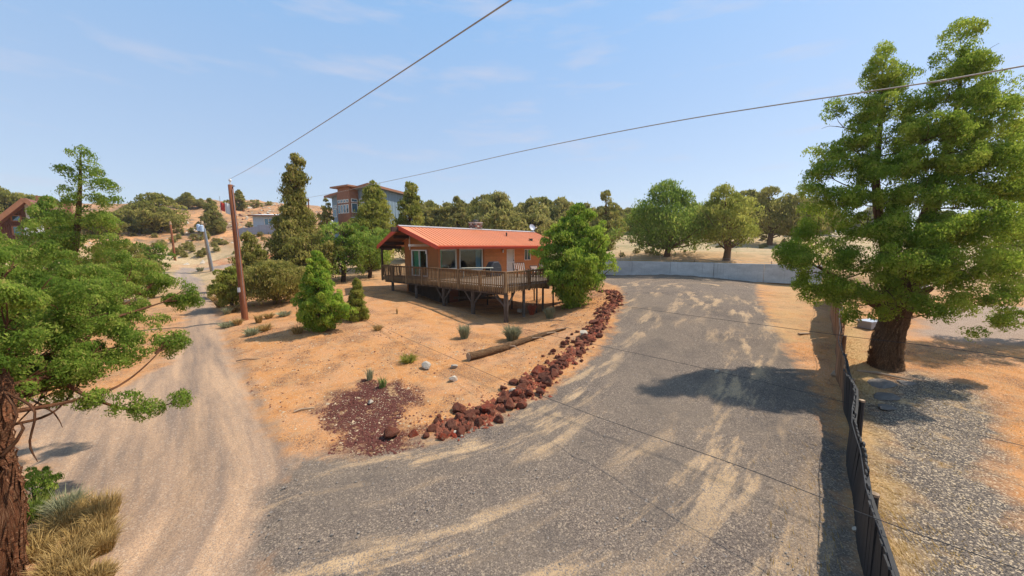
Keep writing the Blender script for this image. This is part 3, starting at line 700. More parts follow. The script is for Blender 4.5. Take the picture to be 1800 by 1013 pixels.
mb = MB(); mb.tube([(cu, WID/2+.35, ZR+.63), (cu, WID/2+.35, ZR+.74)], .16, 10); mb.tube([(cu, WID/2+.35, ZR+.78), (cu, WID/2+.35, ZR+.81), (cu, WID/2+.35, ZR+.86)], [.29, .27, .05], 10); obj('flue_cap', mb, 'black_metal', chim)
def roof_pt(px, py):
    d = ray(px, py)
    for Y in np.linspace(24, 45, 900):
        p = d*Y; p[2] += EYE; q = p[:2]-HO[:2]; u, v = q@UV_U, q@UV_V
        if v > -EV and v < WID/2 and p[2] < HZ+zroof(v): return u, v
    return 10, 1
for px, py in ((890.4, 415.5), (933.2, 423.5)):
    u, v = roof_pt(px, py); mb = MB(); z = zroof(v)
    if px < 900: mb.tube([(u, v, z-.05), (u, v, z+.3)], .06, 8); mb.tube([(u, v, z+.27), (u, v, z+.34)], [.085, .05], 8)
    else: mb.box((u-.11, v-.11, z-.08), (u+.11, v+.11, z+.16)); mb.box((u-.15, v-.15, z+.161), (u+.15, v+.15, z+.2))
    obj('roof_vent', mb, 'black_metal', roof)
# satellite dish on the ridge (stands on the roof: its own thing)
for uu in np.linspace(8, 14.1, 200):
    p = hw(uu, WID/2)
    if 900+FPX*p[0]/p[1] > 940: break
ds = thing('satellite_dish', 'small grey satellite dish at the far end of the red roof ridge', 'satellite dish', (*hw(min(uu, 13.9), WID/2+.1), HZ+ZR), HYAW)
mb = MB(); rings = [(0, .0), (.14, .015), (.27, .06), (.34, .10)]; vv = []; ff = []
M_ = Matrix.Translation((-.05, -.1, .42)) @ Matrix.Rotation(R(-20), 4, 'Z') @ Matrix.Rotation(R(62), 4, 'X')
for rr_, h_ in rings: vv += [M_ @ Vector((rr_*math.cos(2*math.pi*j/14), rr_*1.1*math.sin(2*math.pi*j/14), h_)) for j in range(14)]
for i in range(3): ff += [(14*i+j, 14*i+(j+1) % 14, 14*i+14+(j+1) % 14, 14*i+14+j) for j in range(14)]
mb.add(vv, ff); obj('dish', mb, 'dish_grey', ds, True)
mb = MB(); mb.tube([(0, 0, -.05), (0, 0, .3), (-.05, -.08, .42)], .025, 6); obj('mast', mb, 'galvanised', ds)
mb = MB(); mb.tube([(0.02, -.12, .2), (.2, -.42, .42)], .014, 5); mb.box((.15, -.5, .39), (.27, -.4, .47)); obj('feed_arm', mb, 'white_frame', ds)
# brown basement door under the deck
bd = MB(); bu = hu(797); bd.box((bu-.45, .06, -2.25), (bu+.45, .135, -.45)); bdo = obj('basement_door', bd, 'brown_door', house)
mb = MB(); mb.box((bu+.46, .02, -2.25), (bu+.56, .135, -.4)); mb.box((bu-.56, .02, -2.25), (bu-.46, .135, -.4)); mb.box((bu-.56, .02, -.399), (bu+.56, .135, -.33)); obj('frame', mb, 'post_wood', bdo)
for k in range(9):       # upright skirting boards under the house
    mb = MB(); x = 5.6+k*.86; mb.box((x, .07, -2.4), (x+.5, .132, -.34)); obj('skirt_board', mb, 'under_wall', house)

# ------------------------------------------------------------------ deck
DO = np.array([*hw(DU, DV), HZ])
deck = thing('deck', 'weathered brown timber deck on tall posts wrapping the front of the house', 'deck', DO, HYAW)
def dz(a, b_):
    p = DO[:2] + a*UV_U + b_*UV_V; return gz(*p) - HZ
inner_b = -DV-.10; inner_a = -DU-.06
plank_s = bmesh_of('plank', 'deck_plank', lambda mb: mb.box((0, 0, -.036), (.138, 1, 0)))
x = .02; k = 0
while x < DS-.1:
    ln = DL if x+.14 < inner_a else inner_b
    piece('plank', plank_s, deck, (x, .02, -.004*rng.random()), (0, 0, 0), (1, ln-.03, 1)); x += .144
mb = MB(); mb.box((-.04, 0, -.24), (0.008, DL, -.038)); mb.box((0.01, -.04, -.24), (DS, .008, -.038)); mb.box((.0, DL, -.24), (inner_a, DL+.04, -.038)); obj('rim_joist', mb, 'deck_wood', deck)
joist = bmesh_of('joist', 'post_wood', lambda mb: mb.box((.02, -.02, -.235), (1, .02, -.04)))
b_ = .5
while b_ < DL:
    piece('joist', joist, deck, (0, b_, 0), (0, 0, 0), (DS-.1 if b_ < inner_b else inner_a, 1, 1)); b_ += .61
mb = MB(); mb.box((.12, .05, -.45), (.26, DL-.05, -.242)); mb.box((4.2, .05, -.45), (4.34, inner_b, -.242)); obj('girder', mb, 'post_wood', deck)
posts = []
for px, py in DECK_POSTS:
    b_ = min(max(on_deck_edge(px)[1], .12), DL-.1); posts.append((.19, b_, .135 if px > 800 else .11))
def short_a(px):
    d = ray(px, 500); return np.linalg.solve(np.array([[d[0], -UV_U[0]], [d[1], -UV_U[1]]]), cd)[1]
for px, r_, inset in ((927, .075, .25), (933, .05, .6), (949.5, .06, .25), (958, .075, .15), (977, .06, .2)): posts.append((min(short_a(px), DS-.1), inset, r_))
for a, b_ in ((4.27, 3.2), (4.27, 5.6), (1.2, 6.6), (7.9, 4)): posts.append((a, b_, .06))
for i, (a, b_, r_) in enumerate(posts):
    mb = MB(); g_ = dz(a, b_); top = -.452 if i < 5 or b_ > 1 else -.242
    mb.tube([(a+.02*rng.normal(), b_, g_-.25), (a, b_, (g_+top)/2), (a, b_, top)], [r_*1.05, r_, r_*.97], 8 if i < 5 else 5); obj('post', mb, 'post_wood', deck)
    if i < 5 and top-g_ > 1.0:
        for sgn in (-1, 1):
            if b_+sgn*.8 < 0.0: continue
            mb = MB(); mb.beam((a, b_+sgn*.06, top-.75), (a, b_+sgn*.72, top-.03), .07, .09); obj('brace', mb, 'post_wood', deck)
a, b_, r_ = posts[0]; mb = MB(); mb.beam((a+.06, b_, -1.2), (a+.75, b_, -.30), .07, .09); obj('brace', mb, 'post_wood', deck)
mb = MB(); mb.beam((a-.0, b_-.08, -1.2), (a-.08, b_+.9, -.47), .06, .08); obj('brace', mb, 'post_wood', deck)
# railing
mb = MB(); mb.box((-.09, -.09, DRAIL-.035), (.06, DL+.06, DRAIL)); obj('top_rail', mb, 'deck_wood', deck)
mb = MB(); mb.box((.061, -.09, DRAIL-.04), (DS, .06, DRAIL-.004)); obj('top_rail', mb, 'deck_wood', deck)
mb = MB(); mb.box((.061, DL-.09, DRAIL-.04), (inner_a, DL+.055, DRAIL-.004)); obj('top_rail', mb, 'deck_wood', deck)
for lo, hi in (((-.035, .06, .78), (.0, DL, .85)), ((.06, -.035, .78), (DS, .0, .85)), ((-.035, .06, .07), (.0, DL, .13)), ((.06, -.035, .07), (DS, .0, .13))):
    mb = MB(); mb.box(lo, hi); obj('rail', mb, 'deck_wood', deck)
bal = bmesh_of('baluster', 'deck_wood', lambda mb: mb.box((-.02, -.02, -.30), (.02, .02, DRAIL-.04)))
b_ = .16
while b_ < DL-.05:
    piece('baluster', bal, deck, (-.064, b_, .0+.02*rng.normal()), (R(1.6)*rng.normal(), R(.4)*rng.normal(), 0)); b_ += .148
a = .16
while a < DS-.05:
    piece('baluster', bal, deck, (a, -.064, .02*rng.normal()), (R(.3)*rng.normal(), R(1.8)*rng.normal(), 0)); a += .148
a = .2
while a < inner_a: piece('baluster', bal, deck, (a, DL+.024, 0)); a += .148
rp_ = bmesh_of('rail_post', 'deck_wood', lambda mb: mb.box((-.055, -.055, -.32), (.055, .055, DRAIL-.041)))
piece('rail_post', rp_, deck, (-.08, -.08, .04), (0, 0, 0), (1.35, 1.35, 1.0))
for b_ in (1.9, 3.8, 5.7, 7.6, 9.5, 11.3, DL-.03): piece('rail_post', rp_, deck, (-.10, b_, 0), (R(.8)*rng.normal(), 0, 0))
for a in (2.0, 4.0, 6.0, DS-.06): piece('rail_post', rp_, deck, (a, -.10, 0))
# lattice of crossed sticks under the right side
for k in range(16):
    mb = MB(); a = 2.0+.16*k; s_ = 1 if k < 8 else -1
    a0, a1 = (a, a+.75) if s_ > 0 else (a+.2, a-.55)
    g_ = dz(a, 1.0); mb.beam((a0, .9, g_+.75), (a1, .9, g_+.02), .018, .03); obj('lattice_strip', mb, 'wood_weathered', deck)
mb = MB(); mb.beam((3.8, 4.2, dz(3.8, 4.2)+.75), (1.0, 5.6, dz(1, 5.6)+.6), .06, .16); obj('low_beam', mb, 'post_wood', deck)

def dpos(px, Y): p = at(px, 470, Y); return np.array([p[0], p[1], HZ])
# covered grill
g_ = thing('grill', 'covered black barbecue grill standing on the deck beside the white door', 'grill', dpos(868, 28.0), HYAW)
mb = MB(); q = [(-.62, .02), (-.66, .55), (-.55, .80), (-.30, 1.12), (.26, 1.14), (.52, .84), (.60, .55), (.60, .02)]
mb.prism([(x, -.3, z) for x, z in q], (0, .6, 0)); cv = obj('cover', mb, 'grill_cover', g_)
bpy_mod = cv.modifiers.new('soft', 'BEVEL'); bpy_mod.width = .06; bpy_mod.segments = 2
mb = MB(); [mb.box((x-.03, y-.03, 0), (x+.03, y+.03, .3)) for x in (-.5, .5) for y in (-.22, .22)]; obj('legs_frame', mb, 'black_metal', g_)
mb = MB(); mb.tube([(-.5, -.31, .62), (.45, -.31, .66)], .012, 5); obj('strap', mb, 'grill_cover', g_)
def table(px0, px1, Y, label, rot):
    p = dpos((px0+px1)/2, Y); L_ = (px1-px0)/FPX*Y
    t_ = thing('patio_table', label, 'table', p, rot)
    mb = MB()
    for k in range(5): mb.box((-L_/2, -.42+.17*k, .715), (L_/2, -.42+.17*k+.16, .75))
    obj('tabletop', mb, 'table_top', t_)
    for sx in (-1, 1):
        for sy in (-1, 1):
            mb = MB(); mb.beam((sx*(L_/2-.16), sy*.34, 0), (sx*(L_/2-.2), sy*.28, .714), .06, .06); obj('leg', mb, 'table_top', t_)
table(811, 867, 26.6, 'long pale patio table on the deck in front of the large picture window', R(4))
table(772, 800, 28.6, 'short pale patio table on the deck under the green curtained window', R(6))
def chair(px, Y, wdt, hgt, label, rot):
    c = thing('deck_chair', label, 'chair', dpos(px, Y), rot, 'slatted chairs on the deck')
    for k in range(6):
        mb = MB(); x = -wdt/2+.04+k*(wdt-.08)/5; mb.beam((x, .18, .38), (x*1.06, .42, hgt-.03), .085, .02, (1, 0, 0)); obj('back_slat', mb, 'chair_white', c)
    for k in range(5):
        mb = MB(); y = -.30+.115*k; mb.box((-wdt/2+.02, y, .37), (wdt/2-.02, y+.10, .395)); obj('seat_slat', mb, 'chair_white', c)
    for s_ in (-1, 1):
        mb = MB(); x = s_*(wdt/2+.03)
        mb.beam((x, -.3, 0), (x, -.3, .58), .05, .05); obj('leg', mb, 'chair_dark', c)
        mb = MB(); mb.beam((x, .2, 0), (x*1.04, .44, hgt), .05, .05); obj('leg', mb, 'chair_dark', c)
        mb = MB(); mb.box((x-.045, -.36, .585), (x+.045, .32, .615)); obj('arm', mb, 'chair_dark', c)
    mb = MB(); mb.beam((-wdt/2-.05, .43, hgt), (wdt/2+.05, .43, hgt), .05, .05); obj('back_frame', mb, 'chair_dark', c)
chair(916, 27.2, .85, 1.05, 'slatted wooden chair on the deck next to the white door', R(25))
chair(941, 27.6, .5, .80, 'low pale slatted chair on the deck between the two tall chairs', R(15))
chair(962, 27.3, .85, 1.0, 'slatted wooden chair at the right end of the deck by the bushy juniper', R(35))

# ------------------------------------------------------------------ concrete retaining wall and wire fence behind
cw = thing('retaining_wall', 'long low grey concrete retaining wall at the back of the driveway', 'wall', (*WA, EYE-2.85), math.atan2(wd[1], wd[0]))
n = 6; seg = WLEN/n
for k in range(n):
    mb = MB(); h_ = 1.18 - (.03 if k == 1 else 0) + .012*(k % 2); mb.box((k*seg+.014, .0, -.5), ((k+1)*seg-.014, .24, h_)); pn = obj('panel', mb, 'concrete', cw)
    bv = pn.modifiers.new('soft', 'BEVEL'); bv.width = .015; bv.segments = 1
    mb = MB()
    for q in range(2): mb.tube([(k*seg+seg*(q+.5)/2, -.002, .35), (k*seg+seg*(q+.5)/2, -.006, .35)], .03, 6)
    obj('tie_hole', mb, 'trim_grey', pn)
wf = thing('wire_fence', 'thin barbed wire fence with metal and wood posts above the concrete wall', 'fence', (0, 0, 0))
fpx = [(1090, 440, 455), (1109, 448, 456), (1161, 451, 457), (1184, 452, 458), (1221, 452, 460), (1283, 443, 461), (1356, 459, 464), (1400, 456, 466)]
tops = []
for i, (px, pt, pb) in enumerate(fpx):
    # a line just behind the wall
    O = np.array([*(WA + wn*1.1), 0]); x, _ = plane_hit(px, pb, O, math.atan2(wd[1], wd[0])); p = O[:2] + wd*x; Yp = p[1]
    zt = at(px, pt, Yp)[2]; g_ = gz(*p); zt = max(zt, g_+.75)
    mb = MB(); mb.tube([(p[0], p[1], g_-.3), (p[0]+.03*rng.normal(), p[1], zt)], .05 if i in (2, 5) else .03, 6); obj('post', mb, 'pole_pale' if i in (1, 2, 5) else 'stick_wood', wf); tops.append((p[0], p[1], g_, zt))
for h_ in (.35, .6, .8):
    mb = MB()
    for (x0, y0, g0, _), (x1, y1, g1, _) in zip(tops[:-1], tops[1:]):
        mb.tube([(x0+(x1-x0)*q, y0+(y1-y0)*q, g0+(g1-g0)*q+h_*.9-.10*math.sin(math.pi*q)) for q in (0, .25, .5, .75, 1)], .009, 4)
    obj('wire', mb, 'galvanised', wf)

# ------------------------------------------------------------------ board fence running away on the right
bf = thing('board_fence', 'narrow dark weathered board fence running away beside the driveway on the right', 'fence', tuple(FENCE_A), math.atan2(fd[1], fd[0]))
FL = np.linalg.norm((FENCE_B-FENCE_A)[:2])
fn = np.array([-fd[1], fd[0]])
bd_k = bmesh_of('board', 'fence_black', lambda mb: mb.prism([(0, -.011, -.1), (.135, -.011, -.1), (.135, -.011, .97), (.12, -.011, 1.0), (.02, -.011, 1.0), (0, -.011, .98)], (0, .022, 0)))
bd_n = bmesh_of('board', 'fence_brown', lambda mb: mb.prism([(0, -.011, -.1), (.135, -.011, -.1), (.135, -.011, .98), (.10, -.011, 1.0), (.03, -.011, 1.0), (0, -.011, .97)], (0, .022, 0)))
def fence_h(x): return 1.0 + .58*sstep(7.5, 13.0, x) + .05*math.sin(x*1.7)
def wob(x): return .05*math.sin(x*.9)+.03*math.sin(x*2.3+1)
x = -3.0; i = 0
while x < FL+3.5:
    p = FENCE_A[:2] + fd*x; h_ = fence_h(x) + .012*rng.normal()
    brown = x > 5.5 + 1.5*rng.random()
    piece('board', bd_n if brown else bd_k, bf, (x, wob(x), gz(*p)-FENCE_A[2]), (R(.5)*rng.normal() + R(3)*math.sin(x*.8), R(.25)*rng.normal(), R(3.5)+R(.8)*rng.normal()), (1, 1, h_)); x += .146 if brown else .134
for h_ in (.28, .86):
    mb = MB(); xs = np.linspace(-3, FL+3.4, 30)
    pts = [(x, wob(x)-.045, gz(*(FENCE_A[:2]+fd*x))-FENCE_A[2]+h_*fence_h(x)) for x in xs]
    for p, q in zip(pts[:-1], pts[1:]): mb.beam(p, q, .04, .085)
    obj('rail', mb, 'fence_black', bf)
for k, x in enumerate(np.arange(-1.2, FL+3, 1.85)):
    mb = MB(); g_ = gz(*(FENCE_A[:2]+fd*x))-FENCE_A[2]; h_ = fence_h(x)-.24
    mb.tube([(x, wob(x)-.13, g_-.3), (x, wob(x)-.12, g_+h_*.5), (x+.02, wob(x)-.12, g_+h_)], [.055, .05, .05], 8); po = obj('post', mb, 'fence_brown' if x > 7 else 'fence_black', bf)
    mb = MB(); mb.tube([(x+.02, wob(x)-.12, g_+h_-.03), (x+.02, wob(x)-.12, g_+h_+.008)], .056, 8); obj('post_top', mb, 'wood_weathered', po)
mb = MB(); mb.tube([(x, wob(x)+.015, gz(*(FENCE_A[:2]+fd*x))-FENCE_A[2]+fence_h(x)*.99) for x in np.linspace(-2, FL+3, 40)], .008, 4); obj('wire', mb, 'cable_black', bf)

# ------------------------------------------------------------------ utility poles and cables
def pole(px0, py0, px1, py1, r_, mat, label, name='utility_pole', Y=None):
    g_ = ground_at(px1, py1) if Y is None else None
    if g_ is None: g_ = at(px1, py1, Y); g_[2] = gz(g_[0], g_[1])
    top = at(px0, py0, g_[1])
    t_ = thing(name, label, 'utility pole', tuple(g_)); d = top-g_
    mb = MB(); mb.tube([tuple(d*q) for q in (-.06, .0, .3, .65, 1)], [r_*1.1, r_*1.1, r_, r_*.9, r_*.78], 10); obj('shaft', mb, mat, t_, True)
    return t_, d, top, g_
bp, bdv, bp_top, bp_g = pole(405, 325, 431, 563, .15, 'pole_wood', 'tall reddish brown wooden utility pole standing beside the bushes on the left')
mb = MB(); q = Vector(bdv); mb.tube([q, q+Vector((0, 0, .2))], .03, 6); mb.tube([q+Vector((0, 0, .18)), q+Vector((0, 0, .24)), q+Vector((0, 0, .32))], [.06, .075, .04], 8); obj('insulator', mb, 'plaster_white', bp)
mb = MB(); mb.beam(q*.985+Vector((-.10, 0, 0)), q*.985+Vector((.22, 0, .05)), .06, .06); obj('bracket', mb, 'galvanised', bp)
mb = MB(); mb.tube([Vector(bdv)*k_ + Vector((.135, -.06, 0)) for k_ in (.0, .3, .6, .97)], .012, 5); obj('ground_wire', mb, 'galvanised', bp)
mb = MB(); mb.box((-.12, -.175, 1.6), (.02, -.15, 1.85)); mb.v = [(x+bdv[0]*.23, y+bdv[1]*.23, z) for x, y, z in mb.v]; obj('tag_plate', mb, 'plaster_white', bp)
p1, d1, p1_top, _ = pole(355, 389, 372, 477, .16, 'pole_pale', 'pale leaning utility pole with blue grey equipment near its top, beside the road')
mb = MB(); a = Vector(d1)
for k, (dx, dz_) in enumerate(((-.30, -.5), (.12, -.6))):
    mb.tube([a+Vector((dx, -.25, dz_-.75)), a+Vector((dx, -.25, dz_-.7)), a+Vector((dx, -.25, dz_)), a+Vector((dx, -.25, dz_+.1))], [.16, .2, .2, .1], 10)
obj('transformer', mb, 'pole_equipment', p1)
mb = MB(); mb.beam(a+Vector((-.55, -.05, -.35)), a+Vector((.55, -.05, -.35)), .1, .1); obj('crossarm', mb, 'pole_pale', p1)
for k in (.24, .38):
    mb = MB(); mb.tube([Vector((k, -.12, 0)), a*.5+Vector((k*.9, -.12, 0)), a*.86+Vector((k*.7, -.1, 0))], .055, 6); obj('conduit', mb, 'galvanised', p1)
p2, d2, p2_top, _ = pole(299, 390, 308, 458, .15, 'pole_wood', 'short bare wooden utility pole at the foot of the orange bank')
mb = MB(); a = Vector(d2); mb.tube([a*.93, a*.93+Vector((0, 0, .02)), a+Vector((0, 0, .08))], [.15, .17, .1], 8); obj('pole_cap', mb, 'pole_pale', p2)
g_ = at(544, 420, 66); g_[2] = gz(*g_[:2]); tp = at(542, 349, 66)
p3 = thing('utility_pole', 'slim dark pole behind the tallest narrow juniper', 'utility pole', tuple(g_)); mb = MB(); mb.tube([(0, 0, -.3), tuple((tp-g_)*.5), tuple(tp-g_)], [.13, .12, .1], 8); obj('shaft', mb, 'pole_wood', p3)
mb = MB(); mb.beam((-.5, 0, tp[2]-g_[2]-.35), (.5, 0, tp[2]-g_[2]-.35), .09, .09); obj('crossarm', mb, 'pole_wood', p3)
# flag seen past the brown pole
g_ = at(391, 400, 80); g_[2] = gz(*g_[:2]); tp = at(392, 345, 80)
fl = thing('flag', 'small red and white flag hanging from a thin mast on the hillside', 'flag', tuple(g_)); hh_ = tp[2]-g_[2]
mb = MB(); mb.tube([(0, 0, -.2), (0, 0, hh_)], .06, 6); obj('mast', mb, 'galvanised', fl)
def cloth(x0, x1, z0, z1):
    mb = MB(); n = 8
    mb.add([(x0+(x1-x0)*i/n, .12*math.sin(i*1.3), z0+(z1-z0)*j-.05*i) for i in range(n+1) for j in (0, 1)], [(2*i, 2*i+2, 2*i+3, 2*i+1) for i in range(n)]); return mb
obj('red_half', cloth(.05, 1.0, hh_-3.0, hh_-1.2), 'flag_red', fl); obj('white_half', cloth(1.0, 2.1, hh_-3.6, hh_-1.3), 'flag_white', fl)

def cable(name, label, pts, r_, mat, n=40):
    q = smooth_line(np.array(pts), n); mb = MB(); mb.tube([tuple(p) for p in q], r_, 6)
    o = obj(name, mb, mat, None, True); return tag(o, label, 'cable')
def along(pxs, A, B):
    """points of a cable hanging in the vertical plane through A and B, at measured heights"""
    out = []
    ang = math.atan2(B[1]-A[1], B[0]-A[0])
    for px, py in pxs:
        x, z = plane_hit(px, py, A, ang); out.append((A[0]+math.cos(ang)*x, A[1]+math.sin(ang)*x, z))
    return out
end = at(895, 2, 3.4); dirn = end-bp_top
cable('overhead_cable', 'upper thin dark cable rising steeply from the brown utility pole across the sky', [bp_top+np.array([0, 0, .3]), bp_top+dirn*.35+np.array([0, 0, .12]), bp_top+dirn*.7+np.array([0, 0, .02]), end, bp_top+dirn*1.6], .008, 'cable_grey')
A, B = at(515, 352, 60), at(1800, 116, 7.5)
pp = along([(515, 352), (585, 340), (660, 323.5), (760, 302), (900, 270), (1050, 239), (1200, 211), (1350, 187), (1500, 165), (1660, 141), (1800, 116)], A, B)
dl = np.array(pp[-1])-np.array(pp[-2]); pp.append(tuple(np.array(pp[-1])+dl*12))
cable('overhead_cable', 'thick pale cable crossing the sky above the red roof to the large right tree', pp, .016, 'cable_grey', 90)
def low(label, pxs, Yl, Yr, r_):
    A = at(*pxs[0], Yl); B = at(*pxs[-1], Yr); A[2] = gz(*A[:2]); q = along(pxs, A, B); q[0] = tuple(A)
    q = [(x, y, max(z, gz(x, y)+.03)) for x, y, z in q]
    dl = np.array(q[-1])-np.array(q[-2]); q.append(tuple(np.array(q[-1])+dl*3))
    cable('ground_cable', label, q, r_, 'cable_black', 60)
low('long dark cable running from beside the small cone shaped juniper over the driveway', [(640, 560), (700, 588), (800, 632), (900, 675), (1050, 733), (1290, 816), (1540, 912), (1800, 1004)], ground_at(640, 560)[1], 3.4, .0055)
low('faint dark cable running from under the deck across the driveway', [(748, 538), (830, 552), (885, 570), (960, 588), (1130, 624), (1300, 662), (1480, 706)], ground_at(748, 538)[1], 8.4, .006)
low('pale cable passing in front of the large right tree trunk', [(1110, 541), (1200, 553), (1300, 566), (1480, 590), (1640, 609), (1800, 631)], ground_at(1110, 541)[1], 7.2, .007)

# ------------------------------------------------------------------ grey modern house with the brown tower
MO = at(655, 420, 58); MO[2] = gz(*MO[:2])-.3; MA = math.atan2(-.53, .85)
mh = thing('modern_house', 'modern grey two storey house with sloping roof and a brown window tower', 'house', tuple(MO), MA)
mx_ = lambda px, py, off=0: (lambda x, z: (x, z-MO[2]))(*plane_hit(px, py, MO + np.array([-math.sin(MA), math.cos(MA), 0])*off, MA))
xl, _ = mx_(586, 400); _, zc = mx_(655, 328); _, zl = mx_(586, 347)
D_ = 9.0; drop = .8
mb = MB(); mb.prism([(xl, 0, -1), (0, 0, -1), (0, 0, zc), (xl, 0, zl)], (0, .2, 0)); obj('wall', mb, 'grey_siding', mh)
mb = MB(); mb.prism([(0, .2, -1), (0, D_, -1), (0, D_, zc-drop), (0, .2, zc)], (-.2, 0, 0)); mb.prism([(xl, .2, -1), (xl, D_, -1), (xl, D_, zl-drop), (xl, .2, zl)], (.2, 0, 0)); mb.box((xl+.2, D_-.2, -1), (-.2, D_, zl-drop)); obj('side_wall', mb, 'grey_siding', mh)
bat = bmesh_of('batten', 'grey_siding', lambda mb: mb.box((-.03, -.03, 0), (.03, .03, 1)))
for k in range(14): y = .4+k*.62; piece('batten', bat, mh, (.02, y, -1), (0, 0, 0), (1, 1, zc+.95-drop*y/D_))
for x in np.arange(-2.7, -.1, .6): piece('batten', bat, mh, (x, -.02, -1), (0, 0, 0), (1, 1, zc+.95+x*(zc-zl)/-xl))
mb = MB(); P = [(xl-.7, -.9, zl-.02), (.7, -.9, zc+.20), (.7, D_+.6, zc+.2-drop), (xl-.7, D_+.6, zl-.02-drop)]; mb.prism(P, (0, 0, .14)); rf = obj('roof', mb, 'trim_grey', mh)
for p, q in ((0, 1), (1, 2)):
    mb = MB(); mb.beam(Vector(P[p])+Vector((0, -.04, .05)), Vector(P[q])+Vector((.04 if p else 0, -.04, .05)), .06, .34); obj('fascia', mb, 'trim_brown', rf)
TD = 1.6
tx0, _ = mx_(594, 380, -TD); tx1, _ = mx_(616, 380, -TD); _, tz = mx_(608, 338, -TD); _, wz0 = mx_(604, 375.5, -TD); _, wz1 = mx_(604, 360, -TD); _, qz0 = mx_(604, 357, -TD); _, qz1 = mx_(604, 351, -TD); _, bz = mx_(608, 412, -TD)
tower = MB(); tower.box((tx0, -TD, -1), (tx1, -.003, tz)); tower = obj('tower', tower, 'tower_brown', mh)
mb = MB(); mb.box((tx0-.7, -TD-.7, tz+.75), (tx1+.7, .8, tz+.98)); mb.box((tx0+.1, -TD+.1, tz), (tx1-.1, 0.5, tz+.749)); obj('tower_roof', mb, 'trim_brown', tower)
def mwin(lo, hi, parent, face):
    mb = MB(); fr_ = .09
    x0, z0 = lo; x1, z1 = hi
    if face == 'f': mk = lambda a, b_, c, d, y0, y1: mb.box((a, y0, c), (b_, y1, d)); base = -TD
    mk(x0, x1, z1-fr_, z1, base-.06, base-.002); mk(x0, x1, z0, z0+fr_, base-.06, base-.002); mk(x0, x0+fr_, z0+fr_, z1-fr_, base-.06, base-.002); mk(x1-fr_, x1, z0+fr_, z1-fr_, base-.06, base-.002)
    f = obj('window', mb, 'white_frame', parent); mb = MB(); mb.box((x0+fr_, base-.03, z0+fr_), (x1-fr_, base-.012, z1-fr_)); obj('pane', mb, 'sky_glass', f)
W4 = (tx1-tx0-.35)/4
for k in range(4):
    a = tx0+.22+k*W4
    mwin((a, wz0), (a+W4-.14, wz1), mh, 'f'); mwin((a, qz0), (a+W4-.14, qz1), mh, 'f')
def swin(xpl, y0, y1, z0, z1, parent, name='window'):
    mb = MB(); fr_ = .09
    for a, b_, c, d in ((y0, y1, z1-fr_, z1), (y0, y1, z0, z0+fr_), (y0, y0+fr_, z0+fr_, z1-fr_), (y1-fr_, y1, z0+fr_, z1-fr_)): mb.box((xpl+.002, a, c), (xpl+.06, b_, d))
    f = obj(name, mb, 'white_frame', parent); mb = MB(); mb.box((xpl+.012, y0+fr_, z0+fr_), (xpl+.03, y1-fr_, z1-fr_)); obj('pane', mb, 'sky_glass', f)
swin(tx1, -TD+.25, -.25, wz0+.1, wz1+.2, mh); swin(tx1, -TD+.25, -.25, qz0+.1, qz1+.1, mh)
def fwin(px0, py0, px1, py1, name='window'):
    x0, z1 = mx_(px0, py0); x1, z0 = mx_(px1, py1); mb = MB(); fr_ = .1
    for a, b_, c, d in ((x0, x1, z1-fr_, z1), (x0, x1, z0, z0+fr_), (x0, x0+fr_, z0+fr_, z1-fr_), (x1-fr_, x1, z0+fr_, z1-fr_)): mb.box((a, -.06, c), (b_, -.002, d))
    f = obj(name, mb, 'white_frame', mh); mb = MB(); mb.box((x0+fr_, -.03, z0+fr_), (x1-fr_, -.012, z1-fr_)); obj('pane', mb, 'sky_glass', f); return x0, x1, z0, z1
fwin(633, 360, 648, 379, 'balcony_door'); fwin(632, 350, 641, 356); fwin(642.5, 350, 651, 356)
fwin(586.8, 362, 592.5, 366); fwin(586.8, 368, 592.5, 382); fwin(606, 397, 610.5, 409); fwin(611, 397, 616, 409)
x0, _ = mx_(619, 382); _, z0 = mx_(630, 383); mb = MB(); mb.box((tx1+.02, -1.5, z0-.3), (.3, -.01, z0)); obj('balcony', mb, 'trim_grey', mh)
mb = MB(); [mb.box((x-.06, -1.45, -1), (x+.06, -1.33, z0-.301)) for x in (tx1+.3, 0)]; obj('balcony_post', mb, 'tower_brown', mh)
mb = MB(); mb.box((.0, 1.7, zc-2.2), (.14, 1.95, zc-1.85)); obj('wall_light', mb, 'black_metal', mh)

# ------------------------------------------------------------------ low pale house with grey picket fence, trailer, left cabin
BO = at(446, 405, 84); BO[2] = gz(*BO[:2]); BA = R(8)
bl = thing('low_house', 'low pale blue house with a flat orange edged roof on the hillside', 'house', tuple(BO), BA)
bx_ = lambda px, py: (lambda x, z: (x, z-BO[2]))(*plane_hit(px, py, BO, BA))
x1, _ = bx_(512, 390); _, zt = bx_(470, 380); 
mb = MB(); mb.box((0, 0, -2), (x1, 6, zt)); obj('wall', mb, 'blue_siding', bl)
mb = MB(); mb.prism([(-.6, -.8, zt), (x1+.6, -.8, zt), (x1+.6, 6.6, zt+.8), (-.6, 6.6, zt+.8)], (0, 0, .18)); rf = obj('roof', mb, 'plaster_white', bl)
mb = MB(); mb.box((-.62, -.86, zt-.12), (x1+.62, -.801, zt+.2)); obj('fascia', mb, 'trim_brown', rf)
xa, za = bx_(464, 383.5); xb, zb = bx_(481, 396.5); mb = MB()
for a, b_, c, d in ((xa, xb, za-.12, za), (xa, xb, zb, zb+.12), (xa, xa+.14, zb, za), (xb-.14, xb, zb, za), ((xa+xb)/2-.06, (xa+xb)/2+.06, zb, za)): mb.box((a, -.08, c), (b_, -.004, d))
f = obj('window', mb, 'white_frame', bl); mb = MB(); mb.box((xa+.14, -.04, zb+.12), (xb-.14, -.02, za-.12)); obj('pane', mb, 'sky_glass', f)
